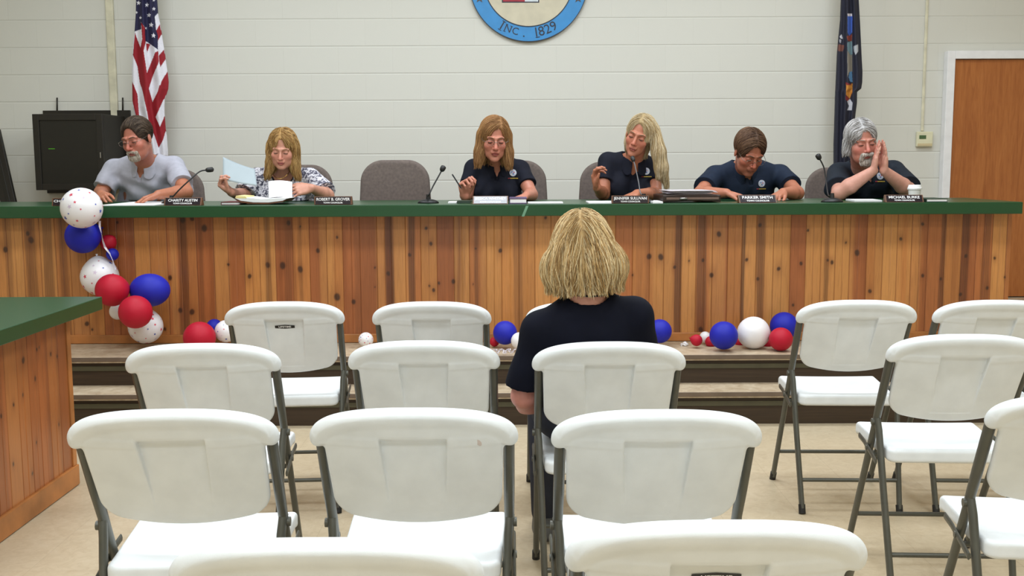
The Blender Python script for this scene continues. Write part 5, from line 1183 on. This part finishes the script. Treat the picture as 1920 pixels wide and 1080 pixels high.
    for sg in (-1, 1):
        hp_, kp = PV + side * sg * .085 + V3(0, 0, -.01), PV + side * sg * .13 + nfwd * kn + V3(0, 0, .0); kp[2] = max(fl + .50, PV[2] - .03); an = kp + nfwd * d.get('shin', .02) + V3(0, 0, 0); an[2] = fl + .10
        tv.cap(hp_, kp, .088, .066, .03); tv.cap(kp, an, .066, .050, .02); sv_.append(an)
    v, f = tv.mesh(); mesh('trousers', v, f, d.get('trouser_mat', M_TROU), root, True, off=off)
    for an in sv_:
        hv2 = Vol(an - .2, an + .2, .008); toe = an + nfwd * .15; toe[2] = fl + .035; heel = an - nfwd * .03; heel[2] = fl + .04; hv2.cap(heel, toe, .042, .036); hv2.cap(an + V3(0, 0, -.01), heel + nfwd * .03, .046, .045, .02); hv2.plane((0, 0, fl + .002), (0, 0, 1)); v, f = hv2.mesh(); mesh('shoe', v, f, M_SHOE, root, True, off=off)
    # ---- eyeglasses
    if 'glasses' in d:
        gz, gy = d['glasses']; b = MB(); lens = MB(); axx, azz = Rh @ V3(1, 0, 0), Rh @ V3(0, 0, 1)
        for sgn in (-1, 1):
            c_ = W(Mh, (.033 * sgn, gy, gz)); rim = oval(c_, .0245 * s, .0165 * s, axx, azz); b.tube(rim, .0009 * s, 6, closed=True); lens.add(rim + [p_ + Rh @ V3(0, .0012, 0) for p_ in rim], [tuple(range(28)), tuple(range(28, 56))[::-1]])
            b.tube([W(Mh, (.057 * sgn, gy, gz + .004)), W(Mh, (.074 * sgn, gy + .02, gz + .006)), W(Mh, (.080 * sgn, .015, .012))], .0014 * s, 6)
        b.tube([W(Mh, (-.009, gy, gz + .002)), W(Mh, (0, gy - .004, gz + .005)), W(Mh, (.009, gy, gz + .002))], .0014 * s, 6)
        gl = b.build('eyeglasses', M_WIRE, root, True, off=off); lens.build('lens', M_LENS, gl, False, off=off)
    return root, sv, vol, Mh, off

YH = 6.50
FACE_CUT = ('sub', (0, -.125, -.004), (.058, .090, .116), .012)
LONGHAIR = [('ell', (0, .020, .045), (.086, .104, .088), 0), ('cap', (-.070, .012, .02), (-.078, .0, -.12), .034, .034, .02), ('cap', (.070, .012, .02), (.078, .0, -.12), .034, .034, .02), ('ell', (0, .06, -.05), (.085, .05, .12), .03)]
def shorthair(front=.062, sideb=-.02, vol=1.0, back=-.08):
    return [('ell', (0, .020, .040), (.083 * vol, .103 * vol, .091 * vol), 0), ('sub', (0, -.125, -.010), (.066, .095, front + .045), .010), ('plane', (0, .0, sideb), (0, .55, 1), .01), ('sub', (-.082, .006, -.016), (.016, .026, .034), .008), ('sub', (.082, .006, -.016), (.016, .026, .034), .008)]

# --- man in grey polo
def Q(u, v, Y): return P(u, v, Y=Y)
def C_(u, v, dz=.022): 
    p = P(u, v, Z=ZC + dz); return p
person(dict(label='man in pale grey polo with short beard and glasses writing at the counter', head=Q(257, 260, 6.50), turn=(-15, 15, -6), scale=1.01, bs=1.08, lift=.0066, skin=(178, 112, 92), arm_skin=(176, 112, 84), blush=(196, 100, 84), lips=(160, 92, 84), brow=(92, 68, 50),
    neck=Q(270, 296, 6.66), sl=Q(214, 318, 6.70), sr=Q(327, 312, 6.72), pelvis=V3(Q(275, 400, 6.9)[0], 6.98, .905), fold_amp=.0085, chest=(.165, .115), belly=(.165, .125), h=.004, vdrop=-.02,
    arms=[dict(s=-1, e=Q(190, 362, 6.62), w=Q(190, 376, 6.40) * V3(1, 1, 0) + V3(0, 0, ZC + .05), dir=(.35, -.9, -.25), pn=(.6, -.2, -.8), thumb=(1, -.2, .4), curls=((50, 45), (55, 45), (60, 45), (62, 45)), th=(.5, .8, .3), sleeve=.80, wide=.016),
          dict(s=1, e=Q(348, 360, 6.50), w=Q(297, 365, 6.30), dir=(-.85, -.40, -.30), pn=(-.15, -.25, -1), thumb=(.1, -1, 0), curls=((18, 30), (14, 28), (16, 30), (20, 34)), spread=8, th=(.5, .8, .1), sleeve=.72, wide=.014)],
    hair=dict(prims=shorthair(.070, -.030, 1.0), n=2600, flow=flow_back, cols=[(60, 46, 35), (72, 56, 43), (50, 38, 29), (90, 76, 62)], len=.05, w=.0015, seed=3),
    beard=dict(prims=[('ell', (0, -.074, -.102), (.030, .025, .023), 0), ('cap', (-.025, -.088, -.066), (.025, -.088, -.066), .009, .009, .004), ('cap', (-.027, -.082, -.066), (-.026, -.076, -.098), .009, .011, .006), ('cap', (.027, -.082, -.066), (.026, -.076, -.098), .009, .011, .006), ('cap', (-.018, -.101, -.058), (.018, -.101, -.058), .006, .006, .004), ('sub', (0, -.104, -.074), (.019, .014, .0095), .003)], n=500, cols=[(176, 162, 146), (150, 132, 112), (204, 196, 184)]),
    shirt=M_GREYP, glasses=(-.004, -.104)))

# --- woman in printed blouse
r2 = person(dict(label='blonde woman in black and white snake print blouse sorting papers', head=Q(530, 279, 6.50), turn=(2, 18, 3), scale=.90, bs=1.0, skin=(198, 142, 120), blush=(214, 128, 112), lips=(176, 88, 88), brow=(140, 104, 70), fat=.006, jaw_w=1.1, face_w=1.02,
    neck=Q(531, 320, 6.62), sl=Q(481, 334, 6.66), sr=Q(582, 334, 6.66), pelvis=V3(Q(534, 400, 6.86)[0], 6.98, .905), chest=(.165, .12), belly=(.185, .14), bust=[(-.075, -.08, .075), (.075, -.08, .075)], neckline='open', shirt_name='blouse', vdrop=-.06,
    arms=[dict(s=-1, e=Q(458, 382, 6.56), w=Q(434, 361, 6.34), dir=(-.55, -.25, .55), pn=(.75, -.2, .55), thumb=(.1, -.5, .9), hs=.95, curls=((58, 60), (62, 62), (66, 62), (68, 60)), th=(.2, .9, .75), sleeve=.84, wide=.022),
          dict(s=1, e=Q(614, 370, 6.52), w=Q(584, 353, 6.34), dir=(-.9, -.22, -.12), pn=(.05, .85, -.5), thumb=(-.1, .1, .95), hs=.95, curls=((16, 22), (16, 22), (18, 24), (20, 26)), th=(.5, .8, .2), sleeve=.84, wide=.022)],
    hair=dict(prims=LONGHAIR + [('cap', (-.078, -.02, -.10), (-.098, -.045, -.17), .032, .022, .02), ('cap', (.078, -.02, -.10), (.104, -.045, -.175), .032, .022, .02), FACE_CUT, ('wave', .004, 9)], lo=(-.2, -.2, -.24), n=4200, w=.0012, flow=flow_long(-.01), cols=[(182, 144, 88), (160, 120, 70), (200, 166, 110), (138, 102, 60)], len=.13, seed=5, off=.006, jit=.4),
    shirt=M_SNAKE, folds=1))
nb = MB(); Nk = Q(531, 320, 6.62)
nb.tube([Nk + V3(.060 * math.sin(a), -.050 - .062 * math.cos(a) * .9 - .0, .012 - .060 * max(0, math.cos(a)) ** 1.5) for a in np.linspace(-1.5, 1.5, 17)], .0022, 6)
nb.build('necklace', M_GOLD, r2[0], True, off=r2[4])

# --- woman in glasses, auburn hair
r3 = person(dict(label='woman in glasses and dark navy polo with auburn hair, holding a pen', head=Q(927, 260, 6.50), turn=(6, 14, 2), scale=1.02, bs=.98, skin=(188, 124, 102), blush=(208, 112, 96), lips=(150, 62, 58), mouth=.003, brow=(120, 84, 60), face_w=.95,
    neck=Q(932, 296, 6.64), sl=Q(888, 316, 6.68), sr=Q(976, 318, 6.68), pelvis=V3(Q(932, 400, 6.86)[0], 6.98, .905), chest=(.150, .11), belly=(.155, .12), bust=[(-.07, -.09, .07), (.07, -.09, .07)], emblem=(962, 324),
    arms=[dict(s=-1, e=Q(875, 385, 6.60), w=Q(872, 374, 6.42), dir=(-.05, -.22, 1), pn=(.6, -.75, .1), thumb=(.75, -.3, .3), hs=1.0, curls=((50, 62), (60, 66), (66, 66), (70, 64)), th=(.35, .9, .7), sleeve=.60, wide=.010),
          dict(s=1, e=Q(996, 376, 6.54), w=Q(987, 367, 6.32), dir=(-.75, -.5, -.22), pn=(-.2, -.3, -1), thumb=(-.5, -.6, .2), hs=.95, curls=((34, 36), (30, 36), (32, 38), (36, 40)), th=(.5, .75, .3), sleeve=.62, wide=.010)],
    hair=dict(prims=LONGHAIR + [('cap', (-.080, -.010, -.08), (-.094, -.040, -.135), .036, .024, .02), ('cap', (.080, -.010, -.08), (.090, -.040, -.140), .036, .024, .02), ('sub', (.012, -.125, -.006), (.058, .090, .112), .012)], lo=(-.2, -.2, -.26), n=4200, w=.0012, flow=flow_long(.03), cols=[(158, 116, 74), (138, 98, 60), (174, 134, 88), (122, 84, 52)], len=.14, seed=7, off=.004, jit=.2),
    shirt=M_NAVY, glasses=(-.002, -.104)))

# --- woman with long straight blonde hair
r4 = person(dict(label='woman in dark navy polo tilting her head, long straight ash blonde hair', head=Q(1199, 254, 6.50), turn=(-20, 10, 19), scale=1.0, bs=.98, skin=(180, 116, 90), arm_skin=(180, 116, 88), blush=(198, 108, 90), lips=(164, 88, 80), brow=(120, 92, 66), face_w=.94, jaw_w=.9,
    neck=Q(1189, 293, 6.62), sl=Q(1139, 303, 6.68), sr=Q(1226, 314, 6.68), pelvis=V3(Q(1184, 400, 6.86)[0], 6.98, .905), chest=(.150, .11), belly=(.150, .115), bust=[(-.07, -.10, .07), (.07, -.10, .07)], emblem=(1212, 321), vdrop=-.045,
    arms=[dict(s=-1, e=Q(1131, 376, 6.60), w=Q(1119, 352, 6.44), dir=(-.18, -.25, 1), pn=(.85, -.4, 0), thumb=(.3, -.8, .3), hs=.95, curls=((26, 40), (36, 44), (44, 48), (52, 50)), th=(.4, .9, .5), sleeve=.60, wide=.010),
          dict(s=1, e=Q(1229, 378, 6.58), w=Q(1194, 363, 6.30), dir=(-.75, -.55, -.24), pn=(-.2, -.3, -1), thumb=(-.4, -.8, .1), hs=.98, curls=((28, 30), (22, 30), (24, 32), (28, 34)), th=(.4, .8, .2), sleeve=.55, wide=.010)],
    hair=dict(prims=[('ell', (0, .020, .045), (.082, .102, .086), 0), ('cap', (-.066, .025, .02), (-.062, .03, -.07), .022, .018, .02), ('ell', (0, .06, -.05), (.076, .045, .10), .03), ('sub', (-.006, -.125, -.004), (.056, .090, .118), .012), ('wcap', Q(1226, 244, 6.50), Q(1235, 285, 6.47), .034, .040, .02), ('wcap', Q(1235, 285, 6.47), Q(1240, 315, 6.46), .040, .038, .02), ('wcap', Q(1240, 315, 6.46), Q(1250, 342, 6.48), .036, .014, .02)], lo=(-.2, -.2, -.40), hi=(.3, .2, .2), n=4200, flow=flow_long(-.01, .12), w=.0012, cols=[(178, 154, 112), (200, 180, 142), (156, 130, 90), (212, 196, 164)], len=.20, seed=9, off=.004, jit=.12),
    shirt=M_NAVY))

# --- man looking straight down
r5 = person(dict(label='brown-haired man in dusty navy polo and glasses looking straight down', head=Q(1405, 285, 6.48), turn=(12, 33, 3), scale=1.02, bs=1.06, skin=(166, 102, 78), arm_skin=(180, 116, 90), blush=(188, 96, 80), lips=(150, 82, 72), brow=(74, 54, 40), stubble=(140, 92, 74), face_w=1.03, jaw_w=1.12, fat=.004,
    neck=Q(1398, 304, 6.66), sl=Q(1340, 330, 6.70), sr=Q(1463, 328, 6.72), pelvis=V3(Q(1400, 400, 6.9)[0], 6.98, .905), chest=(.175, .12), belly=(.18, .14), emblem=(1428, 344), vdrop=.0,
    arms=[dict(s=-1, e=Q(1313, 366, 6.52), w=Q(1362, 362, 6.34), dir=(.85, -.38, -.22), pn=(.1, -.2, -1), thumb=(.3, -1, -.2), hs=1.02, curls=((42, 40), (40, 40), (44, 42), (48, 44)), th=(.4, .85, .3), sleeve=.66, wide=.020),
          dict(s=1, e=Q(1494, 368, 6.50), w=Q(1468, 361, 6.34), dir=(-.62, -.62, -.26), pn=(-.15, -.25, -1), thumb=(-.3, -.8, 0), hs=1.02, curls=((36, 38), (36, 40), (40, 42), (44, 44)), spread=9, th=(.4, .8, .2), sleeve=.62, wide=.020)],
    hair=dict(prims=shorthair(.064, -.040, 1.06) , n=3000, flow=flow_short(.0, .1), cols=[(84, 60, 44), (98, 72, 52), (70, 48, 36), (112, 84, 62)], len=.075, w=.0016, seed=11, off=.004),
    shirt=M_NAVY2, glasses=(-.008, -.106)))
rg = MB(); 

# --- grey-haired man with folded hands
hx, hy, hz_ = Q(1647, 320, 6.30)
r6 = person(dict(label='grey-haired bearded man in dark polo, eyes closed, palms pressed together by his cheek', head=Q(1615, 266, 6.46), turn=(3, 10, -5), scale=1.04, bs=1.10, skin=(190, 128, 110), arm_skin=(202, 148, 130), blush=(208, 104, 96), lips=(168, 100, 92), brow=(160, 140, 126), face_w=1.03, jaw_w=1.05,
    neck=Q(1619, 308, 6.64), sl=Q(1572, 326, 6.68), sr=Q(1676, 322, 6.70), pelvis=V3(Q(1624, 400, 6.9)[0], 6.98, .905), chest=(.185, .125), belly=(.19, .15), emblem=(1650, 330),
    arms=[dict(s=-1, e=Q(1573, 365, 6.40), w=V3(hx - .030, hy, hz_), dir=(.16, -.02, 1), pn=(1, -.10, -.12), thumb=(0, .5, .3), curls=((2, 4), (0, 3), (1, 3), (3, 5)), spread=2, th=(.3, .9, .1), hs=.92, sleeve=.82, wide=.026, fa=1.12),
          dict(s=1, e=Q(1708, 362, 6.42), w=V3(hx + .034, hy, hz_), dir=(-.06, -.02, 1), pn=(-1, -.10, -.08), thumb=(0, .5, .3), curls=((2, 4), (0, 3), (1, 3), (3, 5)), spread=2, th=(.3, .9, .1), hs=.92, sleeve=.80, wide=.024, fa=1.12)],
    hair=dict(prims=shorthair(.060, -.075, 1.03)[:2] + [('cap', (-.074, .02, .0), (-.084, .005, -.050), .024, .024, .02), ('cap', (.070, .03, .0), (.070, .03, -.04), .018, .016, .02), ('ell', (0, .06, -.03), (.076, .045, .07), .03), ('ell', (-.05, -.055, .055), (.03, .03, .03), .02), ('sub', (0, -.122, -.030), (.060, .080, .104), .010)], n=2200, flow=flow_short(-.015, .1), cols=[(186, 184, 184), (160, 156, 154), (206, 204, 204), (132, 126, 122)], len=.09, w=.0017, seed=13, off=.005, jit=.35),
    beard=dict(prims=[('ell', (0, -.073, -.106), (.034, .028, .027), 0), ('cap', (-.022, -.104, -.056), (.022, -.104, -.056), .0085, .0085, .006), ('cap', (-.026, -.096, -.058), (-.028, -.084, -.085), .010, .012, .008), ('cap', (.026, -.096, -.058), (.028, -.084, -.085), .010, .012, .008), ('sub', (0, -.108, -.0735), (.018, .012, .006), .002)], n=900, cols=[(190, 182, 172), (208, 202, 194), (164, 152, 138)]),
    shirt=M_NAVY3))

# --- woman of the audience, seen from behind
c3 = CHP[8][1]; pv = V3(Q(1105, 800, 3.33)[0], c3[1] + .345, .574)
r7 = person(dict(label='blonde woman in navy top sitting in the audience with her back turned', facing=1, floor=0.0, head=Q(1093, 471, 3.30), turn=(176, 10, 4), scale=1.0, bs=.98, skin=(206, 148, 126), arm_skin=(200, 136, 122), neck=Q(1102, 562, 3.26), sl=Q(1190, 592, 3.30), sr=Q(1012, 620, 3.28), pelvis=pv, chest=(.165, .115), belly=(.165, .13), neckline='crew', shirt_name='navy_top', cloth=.006, knee=.38, shin=.0, fold_amp=.002,
    arms=[dict(s=-1, e=Q(1212, 742, 3.40), w=Q(1190, 760, 3.62), dir=(-.5, .8, -.1), pn=(-.2, .1, -1), thumb=(-.3, .8, .3), sleeve=.86, wide=.012), dict(s=1, e=Q(982, 742, 3.30), w=Q(1010, 780, 3.54), dir=(.5, .8, -.15), pn=(.2, .1, -1), thumb=(.3, .8, .3), sleeve=.86, wide=.012, fa=1.1)],
    hair=dict(prims=[('ell', (0, .022, .036), (.080, .106, .088), 0), ('ell', (-.056, .035, -.056), (.074, .085, .072), .06), ('ell', (.056, .035, -.056), (.074, .085, .072), .06), ('ell', (0, .065, -.045), (.09, .065, .085), .04), ('sub', (0, .03, -.172), (.090, .08, .050), .02), ('sub', (0, -.125, -.040), (.056, .085, .112), .012), ('wave', .0022, 16)], lo=(-.22, -.22, -.22), hi=(.22, .22, .2), h=.005, n=9000, flow=flow_long(.0), cols=[(190, 158, 106), (170, 136, 86), (208, 182, 134), (150, 116, 72), (218, 198, 156)], len=.13, w=.0011, seed=15, off=.007, jit=.35),
    shirt=M_MIDN, trouser_mat=plain('dark_denim', (36, 40, 54), .8, var=.12)))
nb = MB(); Nk = Q(1102, 562, 3.26); nb.tube([Nk + V3(.078 * math.cos(a) + .004, .012 + .07 * math.sin(a), .030 + .012 * math.sin(a)) for a in np.linspace(0, 2 * PI, 36, endpoint=False)], .003, 8, closed=True); nb.build('neck_cord', M_BLACKT, r7[0], True, off=r7[4])

# --- pens
def pen(a, e, label):
    a, e = np.asarray(a, float), np.asarray(e, float); d = (e - a) / np.linalg.norm(e - a); r = thing('pen', label, 'pen', a); MB().tube([V3(0, 0, 0), e - a], .0042, 10).build('barrel', plain('pen_barrel', (70, 70, 76), .3, .4), r, True, sharp=1); MB().tube([e - a, e - a + d * .012], [.0034, .0008], 8).build('tip', M_WIRE, r, True, sharp=1)
pen(Q(848, 327, 6.25), Q(864, 352, 6.29), 'grey pen raised in the hand of the woman in glasses')

# --- office chairs
office_chair(318, 318, 7.20, 'office chair back just showing past the shoulder of the man in grey polo')
office_chair(560, 309, 7.20, 'office chair behind the woman in printed blouse')
office_chair(740, 300, 6.92, 'empty brown grey office chair at the counter')
office_chair(962, 301, 7.20, 'office chair behind the woman in glasses')
office_chair(1150, 303, 7.20, 'office chair behind the woman with long straight hair', 0)
office_chair(1574, 314, 7.22, 'office chair showing beside the grey-haired man')
# ============================================================ LIGHT: ceiling panels of the hall
def panel(x, y, e, col=(0.86, 0.93, 1.0), sx=1.2, sy=0.6):
    l = bpy.data.lights.new('ceiling_panel_light', 'AREA'); l.shape = 'RECTANGLE'; l.size = sx; l.size_y = sy; l.energy = e; l.color = col
    o = bpy.data.objects.new('ceiling_panel_light', l); COL.objects.link(o); o.location = (x, y, ZT - 0.02)
for x in (-2.1, 0.0, 2.1):
    for y in (-1.6, 1.2, 3.9, 6.0):
        panel(x, y, 41)
w = bpy.data.worlds.new('room_air'); scene.world = w; w.use_nodes = True
w.node_tree.nodes['Background'].inputs[0].default_value = (0.9, 0.92, 1.0, 1); w.node_tree.nodes['Background'].inputs[1].default_value = 0.05
scene.view_settings.view_transform = 'Standard'; scene.view_settings.look = 'None'; scene.view_settings.gamma = 1.0; scene.view_settings.use_curve_mapping = False
scene.view_settings.exposure = 0.0
try: scene.cycles.use_denoising = True; scene.cycles.max_bounces = 8; scene.cycles.diffuse_bounces = 5
except Exception: pass
